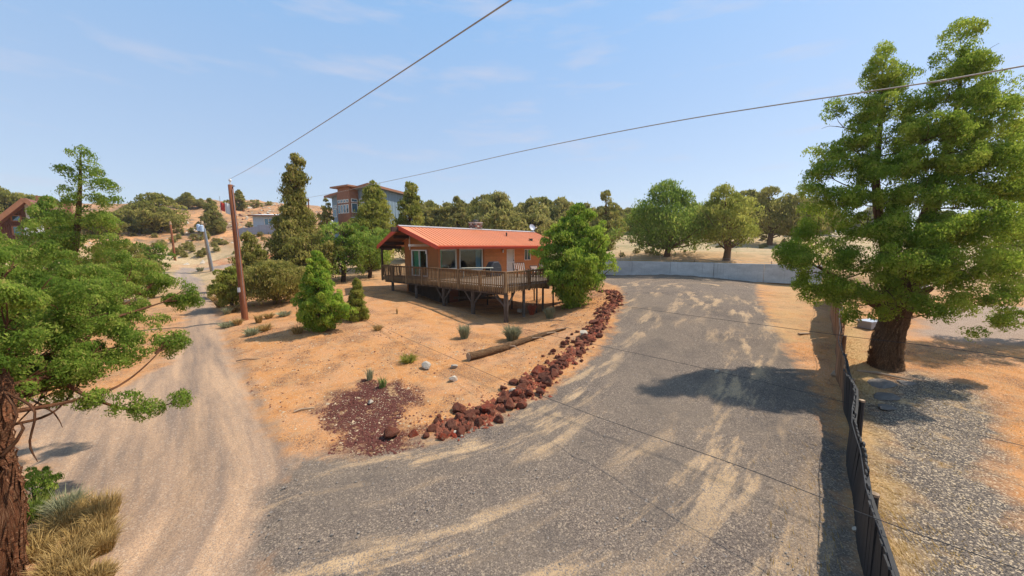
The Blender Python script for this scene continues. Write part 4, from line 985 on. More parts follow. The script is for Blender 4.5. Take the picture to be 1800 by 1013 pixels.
for px in (482.5, 488.5, 494):
    xa, za = bx_(px, 383.5); xb, zb = bx_(px+3.5, 386.5); mb = MB(); mb.box((xa, -.05, zb), (xb, -.003, za)); obj('window', mb, 'white_frame', bl)
xa, za = bx_(487, 367); mb = MB(); mb.tube([(xa, 2, zt), (xa, 2, za-.2), (xa, 2, za)], [.22, .22, .3], 8); obj('chimney_pipe', mb, 'plaster_white', bl)
PO = at(418, 408, 74); PO[2] = gz(*PO[:2])
pf = thing('picket_fence', 'grey board fence in front of the low pale blue house', 'fence', tuple(PO), R(6))
pk = bmesh_of('picket', 'picket_grey', lambda mb: mb.box((0, -.02, -.3), (.22, .02, 1)))
x1, _ = plane_hit(500, 405, PO, R(6)); x = 0
while x < x1:
    p = PO[:2] + np.array([math.cos(R(6)), math.sin(R(6))])*x; piece('picket', pk, pf, (x, 0, gz(*p)-PO[2]), (0, 0, 0), (1, 1, 1.55 + (.25 if x > x1*.42 else 0))); x += .235
for x in np.arange(0, x1, 2.4):
    p = PO[:2] + np.array([math.cos(R(6)), math.sin(R(6))])*x; mb = MB(); g_ = gz(*p)-PO[2]; mb.box((x-.07, .03, g_-.3), (x+.07, .17, g_+1.75)); obj('post', mb, 'trim_brown', pf)
TO = at(579, 407, 72); TO[2] = gz(*TO[:2])
tr_ = thing('travel_trailer', 'white travel trailer parked left of the modern grey house', 'trailer', tuple(TO), R(-20))
mb = MB(); q = [(-1.2, .5), (1.25, .5), (1.25, 2.5), (.95, 2.95), (-.9, 2.95), (-1.2, 2.5)]; mb.prism([(x, -.9, z) for x, z in q], (0, 5, 0)); bo_ = obj('body', mb, 'trailer_white', tr_); bo_.modifiers.new('soft', 'BEVEL').width = .08
mb = MB(); mb.box((-.75, -.94, 1.75), (.75, -.902, 2.35)); obj('window', mb, 'brown_door', tr_)
mb = MB(); mb.box((-.5, -.93, .85), (.9, -.902, 1.35)); obj('lower_panel', mb, 'pale_stone', tr_)
for s_ in (-1, 1): mb = MB(); mb.tube([(s_*1.12-.1, 2.2, .35), (s_*1.12+.1, 2.2, .35)], .35, 12); obj('wheel', mb, 'black_metal', tr_)
mb = MB(); mb.beam((0, -.9, .5), (0, -2.2, .45), .1, .1); obj('hitch', mb, 'black_metal', tr_)

LO = at(46, 418, 44); LO[2] = gz(*LO[:2]); LA = R(38)
lc = thing('cabin', 'dark brown steep gabled cabin with tall windows at the left edge', 'house', tuple(LO), LA)
lx = lambda px, py: (lambda x, z: (x, z-LO[2]))(*plane_hit(px, py, LO, LA))
ax, az = lx(50, 350); ex, ez = lx(-14, 400); rx, rz = lx(84, 378)
xl_, _ = lx(2, 400); xr_, _ = lx(48, 400)
mb = MB(); nb = 12
for k in range(nb):
    a = xl_+(xr_-xl_)*k/nb; b_ = xl_+(xr_-xl_)*(k+1)/nb-.02
    tz_ = lambda x: az-.45-(az-ez)*(ax-x)/(ax-ex)
    mb2 = MB(); mb2.prism([(a, 0, -2.5), (b_, 0, -2.5), (b_, 0, tz_(b_)), (a, 0, tz_(a))], (0, .15, 0)); obj('wall_board', mb2, 'cabin_brown', lc)
mb = MB(); mb.prism([(xr_+.02, .02, -2.5), (rx-.5, .02, -2.5), (rx-.5, .02, rz-.2), (ax, .02, az-.5), (xr_+.02, .02, az-.55)], (0, .15, 0)); obj('wall', mb, 'plaster_white', lc)
mb = MB(); mb.prism([(ex, -1.2, ez), (ax, -1.2, az), (ax, 9, az), (ex, 9, ez)], (0, 0, -.3)); mb.prism([(ax, -1.2, az), (rx, -1.2, rz), (rx, 9, rz), (ax, 9, az)], (0, 0, -.3)); rf = obj('roof', mb, 'cabin_roof', lc)
mb = MB(); mb.beam((ex, -1.25, ez-.15), (ax, -1.25, az-.15), .08, .45); mb.beam((ax, -1.26, az-.15), (rx, -1.26, rz-.15), .08, .45); obj('fascia', mb, 'trim_brown', rf)
mb = MB(); mb.box((ax-.2, 3, az-.1), (ax+.7, 3.8, az+.7)); obj('chimney', mb, 'tower_brown', lc)
mb = MB(); mb.box((ax+1.6, 5, az-1.4), (ax+2.2, 5.7, az+.5)); obj('chimney', mb, 'tower_brown', lc)
for px0, py0, px1, py1 in ((18, 378, 39, 390), (20, 397, 43, 415)):
    xa, za = lx(px0, py0); xb, zb = lx(px1, py1); mb = MB()
    for a, b_, c, d in ((xa, xb, za-.12, za), (xa, xb, zb, zb+.12), (xa, xa+.12, zb, za), (xb-.12, xb, zb, za)): mb.box((a, -.08, c), (b_, -.004, d))
    f = obj('window', mb, 'trim_brown', lc); mb = MB(); mb.box((xa+.12, -.04, zb+.12), (xb-.12, -.02, za-.12)); obj('pane', mb, 'sky_glass', f)
xa, za = lx(52, 408); xb, zb = lx(82, 417); mb = MB(); mb.box((xa, -1.6, zb-.1), (xb, -.03, zb+.1)); obj('balcony', mb, 'trim_brown', lc)
for k in range(14): mb = MB(); x = xa+(xb-xa)*k/13; mb.box((x-.03, -1.58, zb+.1), (x+.03, -1.52, zb+1.0)); obj('baluster', mb, 'plaster_white', lc)
mb = MB(); mb.box((xa, -1.6, zb+1.0), (xb, -1.5, zb+1.08)); obj('balcony_rail', mb, 'blue_siding', lc)
# ------------------------------------------------------------------ vegetation
def unit(a): return a/np.maximum(np.linalg.norm(a, axis=-1, keepdims=True), 1e-9)
def leaf_mesh(name, centers, radii, out, per, size, mat, aspect=.46, up=.55, seed=0, tintc=None, squash=.8, flat=.36, stray=.05):
    """sprays of small folded leaves: CENTERS of clumps with RADII, OUT their outward directions, PER leaves in each"""
    g = np.random.default_rng(seed); nc = len(centers)
    per = np.broadcast_to(np.asarray(per, int), (nc,)); idx = np.repeat(np.arange(nc), per); n = len(idx)
    d = unit(g.normal(size=(n, 3))); r_ = g.random(n)**.6
    # tufts inside a clump: leaves gather round a few finger-like shoots
    k = 7; sh = unit(g.normal(size=(nc, k, 3)) + out[:, None]*.9 + np.array([0, 0, up])); pick = g.integers(0, k, n)
    shoot = sh[idx, pick]
    # each tuft is a rounded cushion: leaves lie on its surface, tips turned up and out
    rs_ = np.where(g.random(n) < stray, 1.0+.35*g.random(n), .55+.45*r_)
    pos = centers[idx] + unit(d*.85 + shoot*.75)*(rs_*radii[idx])[:, None]*np.array([1, 1, squash])
    nv = unit(unit(d*.85 + shoot*.75) + flat*g.normal(size=(n, 3)))
    pref = unit(np.array([0, 0, up+.3]) + .5*out[idx] + .55*g.normal(size=(n, 3)))
    dirn = unit(pref - nv*(pref*nv).sum(1, keepdims=True)*.75); side = unit(np.cross(dirn, nv)); nrm = np.cross(side, dirn)
    ln = size*(.6+.8*g.random(n)); wd_ = ln*aspect
    p0 = pos - dirn*(ln*.35)[:, None]; p2 = pos + dirn*(ln*.65)[:, None]
    bend = nrm*(ln*.10)[:, None]
    p1 = pos + side*(wd_*.5)[:, None] + bend; p3 = pos - side*(wd_*.5)[:, None] + bend
    V = np.stack([p0, p1, p2, p3], 1).reshape(-1, 3); F = np.arange(4*n).reshape(n, 4)
    ct = g.random(nc) if tintc is None else tintc
    t_ = np.clip(ct[idx]*.8 + g.random(n)*.35 - .08, 0, 1)
    tip = np.where(g.random(n) < .09 + .16*r_**3, .35+.5*g.random(n), 0)*(ct[idx] > .3)  # outer gold leaves: yellow new growth, and backlit rim glow put into the colour
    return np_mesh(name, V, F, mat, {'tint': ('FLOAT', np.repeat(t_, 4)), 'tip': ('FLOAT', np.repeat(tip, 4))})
def limb_mesh(name, paths, mat, n=8, rough=.12, seed=0, twist=1.2):
    """bark covered trunk and limbs; PATHS = [(points, radii)]"""
    g = np.random.default_rng(seed); V = []; F = []; UVs = []; base = 0
    for pts, rd in paths:
        pts = np.array(pts, float); k0 = len(pts); L_ = np.concatenate([[0], np.cumsum(np.linalg.norm(np.diff(pts, axis=0), axis=1))])
        m_ = max(4, int(L_[-1]/max(.12, rd[0]*.45))); m_ = min(m_, 46); tt = np.linspace(0, L_[-1], m_)
        q = smooth_line(pts, m_) if k0 > 2 else np.stack([np.interp(tt, L_, pts[:, j]) for j in range(3)], 1)
        rr_ = np.interp(np.linspace(0, 1, m_), np.linspace(0, 1, len(rd)), rd)
        nn = n if rd[0] > .12 else (6 if rd[0] > .04 else 4)
        T = unit(np.gradient(q, axis=0)); ref = np.array([.3, .95, .12]); A = unit(np.cross(T, ref)); B_ = np.cross(T, A)
        th = np.linspace(0, 2*np.pi, nn, endpoint=False); ph = g.random()*6
        ln = np.linspace(0, L_[-1], m_)
        ridge = 1 + rough*(np.sin(3*th[None]+ph+twist*ln[:, None])*.6 + np.sin(7*th[None]+2*ph+1.7*twist*ln[:, None])*.5) + rough*.45*g.normal(size=(m_, nn))
        ring = q[:, None] + (A[:, None]*np.cos(th)[None, :, None] + B_[:, None]*np.sin(th)[None, :, None])*(rr_[:, None]*ridge)[..., None]
        V.append(ring.reshape(-1, 3)); UVs.append(np.stack([np.repeat((np.abs(th-np.pi)*max(rd[0], .05))[None], m_, 0) + .12*twist*ln[:, None], np.repeat(ln[:, None], nn, 1), np.full((m_, nn), ph)], -1).reshape(-1, 3))
        i_, j_ = np.meshgrid(np.arange(m_-1), np.arange(nn), indexing='ij'); a = base + i_*nn+j_; b_ = base + i_*nn+(j_+1) % nn
        F.append(np.stack([a, b_, b_+nn, a+nn], -1).reshape(-1, 4)); base += m_*nn
    return np_mesh(name, np.concatenate(V), np.concatenate(F), mat, {'barkuv': ('FLOAT_VECTOR', np.concatenate(UVs))}, True)

def crown_points(style, H, Wd, nc, seed):
    """clump centres for a tree of height H and width Wd standing at the origin"""
    g = np.random.default_rng(seed); R0 = Wd/2
    prof = {'flame': lambda t: np.clip((t/.22)**.7, 0, 1)*np.clip((1-t)/.72, 0, 1)**.75,
            'cone': lambda t: np.clip((t+.06)/.14, 0, 1)**.6*np.clip(1-t, 0, 1)**.72,
            'egg': lambda t: np.clip(t/.30, 0, 1)**.6*np.clip((1-t)/.62, 0, 1)**.62,
            'bulb': lambda t: np.clip((t+.03)/.42, 0, 1)**.75*np.clip((1-t)/.52, 0, 1)**.6,
            'round': lambda t: np.sqrt(np.clip(1-((t-.55)/.47)**2, 0, 1)),
            'spread': lambda t: np.clip((t-.10)/.2, 0, 1)**.6*np.clip((1-t)/.5, 0, 1)**.6,
            'spire': lambda t: np.clip(t/.15, 0, 1)**.6*(.22+.78*np.clip((.62-t)/.5, 0, 1)**.8)*np.clip((1-t)/.12, 0, 1)**.5}[style]
    t0 = {'flame': .02, 'cone': .0, 'egg': .03, 'bulb': .0, 'round': .12, 'spread': .14, 'spire': .08}[style]
    na_ = 7; ph = g.random(6)*6.28; T = []; A = []; Q = []
    t = t0 + (1-t0)*g.random(nc*6); r_ = prof(t); keep = g.random(nc*6) < np.clip(r_+.10, 0, 1); t = t[keep][:nc]; n = len(t)
    a = g.random(n)*2*np.pi; lump = 1 + .20*np.sin(2*a+ph[0]+5*t) + .16*np.sin(3*a+ph[1]-9*t) + .14*np.sin(5*a+ph[2]+17*t) + .10*np.sin(31*t+ph[3]+a)
    u = np.sqrt(.12+.88*g.random(n)); rad_ = prof(t)*R0*lump*u
    C_ = np.stack([rad_*np.cos(a), rad_*np.sin(a), t*H], 1)
    out = unit(np.stack([np.cos(a)*u, np.sin(a)*u, .25+.9*(t-.3)], 1))
    return C_, out, t
TREE_MESH = {}
def tree_meshes(style, H, Wd, nc, per, size, mat, barkm, seed, crad=None, lean=(0, 0), trunk_r=None, bare=0.0, upw=.9):
    C_, out, t = crown_points(style, H-bare, Wd, nc, seed); g = np.random.default_rng(seed+1)
    C_[:, 2] += bare
    lv = np.array([lean[0], lean[1], 0]); C_ += lv*(C_[:, 2:]/H)**1.5
    cr = (crad or .16*Wd)*(.65+.6*g.random(len(C_)))*np.clip(1.25-.55*t, .5, 1.2)
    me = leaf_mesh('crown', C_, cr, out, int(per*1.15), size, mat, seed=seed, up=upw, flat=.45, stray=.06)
    rt = trunk_r or .035*H
    axis = [np.array([0, 0, -.2]), np.array([.02*H, 0, H*.25])+lv*.06, np.array([-.01*H, .01*H, H*.55])+lv*.4, np.array([0, 0, H*.93])+lv*.9]
    paths = [(axis, [rt*1.25, rt, rt*.6, rt*.12])]
    for j in g.choice(len(C_), min(len(C_), 16 + nc//8), replace=False):
        c = C_[j]; zb = max(.12*H, c[2]-np.hypot(c[0], c[1])*(.5+.5*g.random())); zb = min(zb, .85*H)
        b0 = np.array([0, 0, zb])+lv*(zb/H)**1.5
        paths.append(([b0, b0*.5+c*.5+np.array([0, 0, -.04*H*g.random()]), c], [rt*.34*(1-.6*zb/H), rt*.2, rt*.06]))
    tm = limb_mesh('trunk', paths, barkm, 10, seed=seed)
    return me, tm
def put_tree(name, label, meshes, loc, rot=0, sc=1, group=None, cat='tree'):
    t_ = thing(name, label, cat, tuple(loc), rot, group); t_.scale = (sc, sc, sc) if not hasattr(sc, '__len__') else sc
    piece('crown', meshes[0], t_); piece('trunk', meshes[1], t_)
    return t_
def pix_tree(name, label, px, pb, pt, wpx, style, nc, per, mat, barkm='bark_brown', Y=None, seed=0, size=None, lean_px=0, bare=0.0, crad=None, tr=None, cat='tree', upw=.9):
    g_ = ground_at(px, pb) if Y is None else None
    if g_ is None: g_ = at(px, pb, Y); g_[2] = gz(g_[0], g_[1])
    Yd = g_[1]; top = at(px+lean_px, pt, Yd); H = top[2]-g_[2]; Wd = wpx/FPX*Yd
    asp = math.cos(math.atan2(g_[0], g_[1])); Wd *= (.55+.45*asp)
    size = size or max(.07, .0085*Yd)
    ms = tree_meshes(style, H, Wd, nc, per, size, mat, barkm, seed, crad=crad, lean=(top[0]-g_[0], 0), bare=bare*H, trunk_r=tr, upw=upw)
    return put_tree(name, label, ms, g_, cat=cat)

# bushes and junipers round the house
pix_tree('juniper_bush', 'dense bright green cone of a juniper with a pointed top, standing on the bare slope', 566, 582, 444, 80, 'flame', 420, 80, 'leaf_vivid', seed=11, size=.11, lean_px=-10, crad=.22, upw=1.6)
pix_tree('juniper_bush', 'small cone shaped young juniper standing alone between the bushy juniper and the deck', 627, 562, 489, 40, 'cone', 200, 60, 'leaf_yellow', seed=12, size=.085, crad=.16, upw=1.5)
pix_tree('juniper_bush', 'low wide olive juniper bush wrapped round the foot of the brown utility pole', 407, 543, 474, 62, 'round', 110, 70, 'leaf_yellow', Y=23.5, seed=13, size=.15)
pix_tree('juniper_bush', 'broad olive juniper bush on bare stems right of the brown utility pole', 484, 548, 466, 104, 'round', 190, 75, 'leaf_olive', Y=24, seed=14, size=.16, bare=.05)
pix_tree('juniper_tree', 'narrow leaning juniper with a thin crooked tip just right of the brown utility pole', 455, 530, 412, 66, 'flame', 150, 70, 'leaf_olive', Y=29, seed=15, size=.19, lean_px=-20)
pix_tree('juniper_tree', 'tallest narrow juniper spire rising in front of the low pale blue house', 523, 505, 274, 92, 'spire', 280, 90, 'leaf_olive', Y=33, seed=16, size=.25, lean_px=-4)
pix_tree('juniper_tree', 'dark bushy juniper below the modern house, first left of the deck', 604, 507, 392, 88, 'round', 100, 80, 'leaf_green', 'bark_dark', Y=33, seed=17, size=.22, bare=.02)
pix_tree('juniper_tree', 'bushy juniper with a bare dark trunk close to the left end of the deck', 650, 500, 405, 82, 'round', 90, 80, 'leaf_green', 'bark_dark', Y=36, seed=18, size=.22, bare=.16)
pix_tree('juniper_tree', 'tall dense yellow green juniper covering the right side of the modern house', 657, 470, 322, 76, 'flame', 300, 85, 'leaf_yellow', Y=43, seed=19, size=.28)
pix_tree('juniper_tree', 'pointed juniper right of the modern house behind the red roof', 722, 440, 318, 58, 'flame', 180, 80, 'leaf_yellow', Y=50, seed=20, size=.32)
pix_tree('juniper_tree', 'small olive juniper between the tall spire and the modern house', 573, 470, 352, 40, 'flame', 60, 60, 'leaf_olive', Y=58, seed=21, size=.34)
pix_tree('juniper_tree', 'thick shaggy olive juniper filling the gap behind the bushy slope juniper', 548, 512, 415, 80, 'round', 80, 75, 'leaf_olive', Y=31, seed=22, size=.21)
pix_tree('juniper_bush', 'big bright green bushy juniper leaning out at the right end of the deck', 1008, 538, 364, 116, 'bulb', 620, 90, 'leaf_vivid', Y=22.5, seed=23, size=.14, lean_px=8, crad=.40, upw=1.6)

# trees behind the wall
pix_tree('juniper_tree', 'pointed juniper behind the left end of the concrete wall', 1066, 432, 337, 56, 'flame', 95, 80, 'leaf_olive', Y=60, seed=31, size=.36)
pix_tree('juniper_tree', 'broad spreading dark green juniper on split trunks right behind the concrete wall', 1172, 456, 327, 132, 'spread', 200, 100, 'leaf_green', Y=44, seed=32, size=.27, tr=.30)
pix_tree('juniper_tree', 'juniper with one straight bare trunk behind the right part of the concrete wall', 1276, 459, 332, 100, 'spread', 120, 90, 'leaf_yellow', Y=39, seed=33, size=.24, bare=.16, tr=.30)
pix_tree('juniper_tree', 'shaded olive juniper beyond the straight trunked one', 1352, 432, 334, 96, 'spread', 110, 85, 'leaf_olive', Y=60, seed=34, size=.36, bare=.1, tr=.35)
pix_tree('juniper_tree', 'rounded juniper half hidden by the large right tree', 1400, 436, 345, 70, 'spread', 90, 80, 'leaf_olive', Y=58, seed=35, size=.36, bare=.05)

# prototypes for the far woods, copied
protos = [tree_meshes(s, H, W_, nc, per, sz, mt, 'bark_dark', 60+i, tr_) if False else tree_meshes(s, H, W_, nc, per, sz, mt, 'bark_dark', 60+i)
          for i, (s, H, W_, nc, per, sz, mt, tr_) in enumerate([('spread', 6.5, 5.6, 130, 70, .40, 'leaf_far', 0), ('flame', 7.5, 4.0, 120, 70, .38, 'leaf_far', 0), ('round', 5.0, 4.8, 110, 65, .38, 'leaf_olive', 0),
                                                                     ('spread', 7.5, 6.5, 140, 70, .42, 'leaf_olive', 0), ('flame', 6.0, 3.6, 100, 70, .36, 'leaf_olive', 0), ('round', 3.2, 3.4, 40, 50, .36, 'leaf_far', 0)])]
PH = [6.5, 7.5, 5.0, 7.5, 6.0, 3.2]
far_g = np.random.default_rng(5)
def far_tree(px, pt, Y, k, label, group, name='juniper_tree', wide=1.0):
    p = at(px, 430, Y); p[2] = gz(p[0], p[1]) - .15; H = at(px, pt, Y)[2]-p[2]; H = max(H, 1.5); s__ = H/PH[k]
    put_tree(name, label, protos[k], p, far_g.random()*6.28, (s__*wide, s__*wide, s__), group)
row_lab = 'olive juniper in the dense row of woodland behind the red roofed house'
row = [(742, 362, 74, 0), (757, 357, 82, 3), (772, 366, 70, 2), (788, 360, 86, 0), (806, 346, 66, 1), (822, 362, 80, 3), (838, 356, 90, 0), (858, 348, 72, 3), (874, 345, 64, 0), (890, 352, 70, 1), (905, 366, 84, 2),
       (918, 362, 76, 3), (936, 356, 66, 0), (952, 352, 78, 3), (968, 360, 84, 1), (984, 354, 72, 0), (997, 360, 90, 3), (1030, 362, 88, 0), (1046, 368, 96, 4), (1084, 362, 92, 4), (1096, 372, 110, 0), (1108, 368, 100, 2), (1120, 374, 115, 3),
       (1132, 370, 105, 0), (1215, 360, 92, 3), (1236, 364, 84, 0), (1256, 352, 80, 1), (1310, 340, 72, 3), (1330, 352, 84, 0), (1382, 350, 80, 4), (1420, 352, 78, 3), (1445, 356, 86, 0)]
for px, pt, Y, k in row:
    far_tree(px, pt, Y, k, row_lab if px < 1010 else 'olive juniper in the far woodland beyond the concrete wall and dry field', 'woodland junipers behind the house' if px < 1010 else 'woodland junipers beyond the wall', wide=1.05)
for k in range(46):    # the wood goes on behind and to the sides
    px = far_g.uniform(690, 1900); Y = far_g.uniform(105, 200)
    far_tree(px, far_g.uniform(368, 388), Y, int(far_g.integers(0, 5)), 'hazy olive juniper far back in the woodland', 'farthest woodland junipers', wide=1.15)
hill = [(283, 344, 78, 3, 'large rounded juniper on the orange bank left of the bare pole', 1.25), (262, 362, 84, 2, 'juniper bush left of the large rounded one on the bank', 1.5), (377, 349, 76, 1, 'dark cone shaped juniper just left of the brown pole on the hillside', 1.0), (338, 340, 118, 3, 'round topped juniper standing on the hill crest', 1.2),
        (318, 352, 122, 2, 'smaller juniper on the crest left of the round topped one', 1.2), (360, 350, 120, 0, 'low juniper on the crest right of the round topped one', 1.1), (427, 334, 112, 4, 'lone juniper on the rocky hilltop right of the brown pole', 1.0), (232, 362, 98, 0, 'thin bare looking juniper on the ridge above the orange bank', .7),
        (8, 336, 74, 3, 'juniper behind the roof of the dark cabin', 1.1), (38, 342, 80, 2, 'low juniper right behind the cabin chimney', 1.2), (215, 372, 90, 0, 'olive juniper on the ridge right of the tall tree', 1.1), (456, 352, 122, 5, 'round bush on the rocky hilltop', 1.2), (478, 356, 126, 5, 'flat bush at the right end of the rocky hilltop', 1.4),
        (405, 352, 118, 5, 'bush on the hill crest behind the flag', 1.1), (100, 352, 86, 3, 'broad juniper on the ridge right of the cabin', 1.2), (185, 378, 70, 2, 'dense juniper lower on the ridge', 1.3)]
for px, pt, Y, k, lb, wd_ in hill: far_tree(px, pt, Y, k, lb, None, wide=wd_)
for k in range(70):    # scattered sagebrush on the slopes
    px, py = far_g.uniform(210, 520), far_g.uniform(395, 456)
    if 540 < px < 720: continue
    p = ground_at(px, py)
    if p[1] < 46 or p[1] > 150: continue
    put_tree('sagebrush', 'low grey brown brush dotted over the dry hillside', protos[5], p-np.array([0, 0, .1]), far_g.random()*6, far_g.uniform(.16, .42), 'brush on the hillside', 'shrub')
for k in range(44):
    px, py = far_g.uniform(1070, 1400), far_g.uniform(418, 452); p = ground_at(px, py)
    if p[1] < 46: continue
    put_tree('sagebrush', 'low dry brush dotted over the field behind the wall', protos[5], p-np.array([0, 0, .1]), far_g.random()*6, far_g.uniform(.10, .26), 'brush in the dry field', 'shrub')

# left middle distance: several junipers one behind another
pix_tree('juniper_tree', 'small umbrella shaped juniper on a bare stem in front of the dark cabin', 84, 500, 352, 88, 'spread', 90, 85, 'leaf_green', Y=24, seed=41, size=.17, bare=.38, tr=.14)
pix_tree('juniper_bush', 'dull olive juniper bush at the left edge below the cabin', 18, 470, 408, 90, 'round', 70, 70, 'leaf_olive', Y=26, seed=42, size=.20)
pix_tree('juniper_bush', 'loose olive brush behind the tall juniper on the left', 205, 480, 430, 110, 'round', 80, 70, 'leaf_olive', Y=27, seed=43, size=.20)
pix_tree('juniper_bush', 'pale green bush beside the dirt road left of the bare pole', 262, 486, 432, 76, 'round', 60, 65, 'leaf_green', Y=30, seed=44, size=.2)

def strip_bark(parent, path, base, n, mat, seed):
    g = np.random.default_rng(seed+7); pts, rd = path; q = smooth_line(np.array(pts), 60)-base; r_ = np.interp(np.linspace(0, 1, 60), np.linspace(0, 1, len(rd)), rd)
    V, F, U = [], [], []
    for k in range(n):
        i0 = int(g.integers(3, 40)); ln = int(g.integers(3, 9)); th = g.random()*6.28; w_ = .008+.018*g.random(); tw = .10*g.normal()
        for j in range(ln):
            i = min(i0+j, 58); T = q[i+1]-q[i]; T = T/np.linalg.norm(T); A = unit(np.cross(T, [.3, .95, .12])); B_ = np.cross(T, A); a = th + tw*j
            e = abs(j/(ln-1)-.5)*2; o_ = r_[i]*(1.04+.05*g.random()) + .045*e**3*g.random()
            c = q[i] + (A*math.cos(a)+B_*math.sin(a))*o_; s_ = (-A*math.sin(a)+B_*math.cos(a))*w_*(1-.6*e)
            V += [c-s_, c+s_, c+(A*math.cos(a)+B_*math.sin(a))*.012]; U += [(a, j*.1, k)]*3
        b_ = len(V)-3*ln
        for j in range(ln-1):
            p = b_+3*j; F += [(p, p+2, p+5, p+3), (p+2, p+1, p+4, p+5)]
    o = piece('bark_strips', np_mesh('bark_strips', np.array(V), np.array(F), mat, {'barkuv': ('FLOAT_VECTOR', np.array(U))}), parent); o['kind'] = 'stuff'
def lobe_tree(name, label, base, lobes, limbs, leafmat, barkm, per_area, size, seed, trunk_paths, crad, cat='tree', squash=.85, strips=0, cull=None, wl=5.0):
    """a big tree grown as foliage masses (LOBES = px, py, Y, rx px, ry px) on limbs that reach them"""
    g = np.random.default_rng(seed); Cs, Os, Rs, Pn, Tc = [], [], [], [], []; ends = []
    for px, py, Y, rx, ry in lobes:
        c = at(px, py, Y); k_ = 1/math.cos(math.atan2(c[0], c[1]))
        ax_ = rx/FPX*Y/ (k_**.6); az_ = ry/FPX*Y; ay = (ax_+az_)*.5; ends.append((c, max(ax_, az_), ry <= 14))
        vol = ax_*az_; n = max(4, int(per_area*4.6*vol/(crad*crad)))
        d = unit(g.normal(size=(n, 3))); u = .45+.55*g.random(n)**.6
        q = c + d*u[:, None]*np.array([ax_, ay, az_])
        if cull:
            f_ = np.sin(q[:, 0]*wl+1.3*np.sin(q[:, 2]*wl*.8)) + np.sin(q[:, 1]*wl+2+1.3*np.sin(q[:, 0]*wl*.7)) + np.sin(q[:, 2]*wl*1.25+1+np.sin(q[:, 1]*wl))
            kp = f_ > cull
            if kp.sum() > 2: q, d, n = q[kp], d[kp], int(kp.sum())
        Cs.append(q); Os.append(unit(d*.8 + np.array([0, 0, .35]))); Rs.append(crad*(.6+.7*g.random(n))); Tc.append(np.clip(.5+.35*(g.random()-.5)+1.0*(g.random(n)-.5), 0, 1))
    Cs, Os, Rs, Tc = np.concatenate(Cs), np.concatenate(Os), np.concatenate(Rs), np.concatenate(Tc)
    base = np.array(base, float)
    per = np.maximum(8, (Rs**2/size**2*11)).astype(int)
    tr_o = thing(name, label, cat, tuple(base))
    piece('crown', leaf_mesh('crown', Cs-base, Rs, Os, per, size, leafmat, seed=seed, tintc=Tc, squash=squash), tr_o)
    paths = [([np.array(p)-base for p in pts], rd) for pts, rd in trunk_paths]
    nodes_ = np.concatenate([smooth_line(np.array(pts), 24) for pts, rd in trunk_paths]); nrad = np.concatenate([np.interp(np.linspace(0, 1, 24), np.linspace(0, 1, len(rd)), rd) for pts, rd in trunk_paths])
    for c, r_, flat in ends:
        dd = np.linalg.norm(nodes_-c, axis=1) + np.maximum(0, nodes_[:, 2]-c[2]+.2)*2.6; j = int(np.argmin(dd)); s__ = nodes_[j]; ln = np.linalg.norm(c-s__)
        if ln < .25 or flat: continue
        midp = s__*.5+c*.5+np.array([0, 0, -.08*ln])+g.normal(size=3)*.06*ln
        paths.append(([s__-base, midp-base, c-base], [min(nrad[j]*.45, .012+.010*ln), .008+.005*ln, .006]))
        for _ in range(3):
            e = c + unit(g.normal(size=3))*r_*.8; paths.append(([midp*.3+c*.7-base, (c*.5+e*.5)-base+g.normal(size=3)*.05, e-base], [.008+.003*ln, .006, .004]))
    if strips: strip_bark(tr_o, trunk_paths[0], base, strips, barkm, seed)
    for pts, rd in limbs: paths.append(([np.array(p)-base for p in pts], rd))
    piece('trunk', limb_mesh('trunk', paths, barkm, 20, rough=.17, seed=seed), tr_o)
    return tr_o

# tall thin tree behind the near left one
b_ = at(122, 560, 15); b_[2] = gz(*b_[:2])
lobe_tree('juniper_tree', 'tall ragged juniper with an open wind blown top, behind the near left tree', b_,
          [(142, 276, 15, 26, 16), (130, 300, 15, 26, 12), (165, 300, 15, 22, 14), (150, 325, 15, 34, 14), (182, 328, 15, 18, 9), (196, 350, 15, 12, 7), (128, 345, 15, 30, 14), (160, 360, 15, 36, 16), (120, 378, 15.5, 40, 18), (170, 395, 15, 42, 18), (95, 405, 15.5, 36, 18), (140, 420, 15, 50, 20), (205, 425, 15, 30, 14), (110, 445, 15, 44, 18), (165, 455, 15, 44, 20), (190, 385, 15, 30, 12), (75, 440, 15, 30, 16)], [], 'leaf_green', 'bark_brown', 1.5, .085, 71,
          [([b_+np.array([0, 0, -.3]), at(118, 500, 15), at(132, 430, 15), at(140, 340, 15), at(142, 268, 15)], [.20, .16, .11, .06, .015])], .24, cull=-.05, wl=5.5)

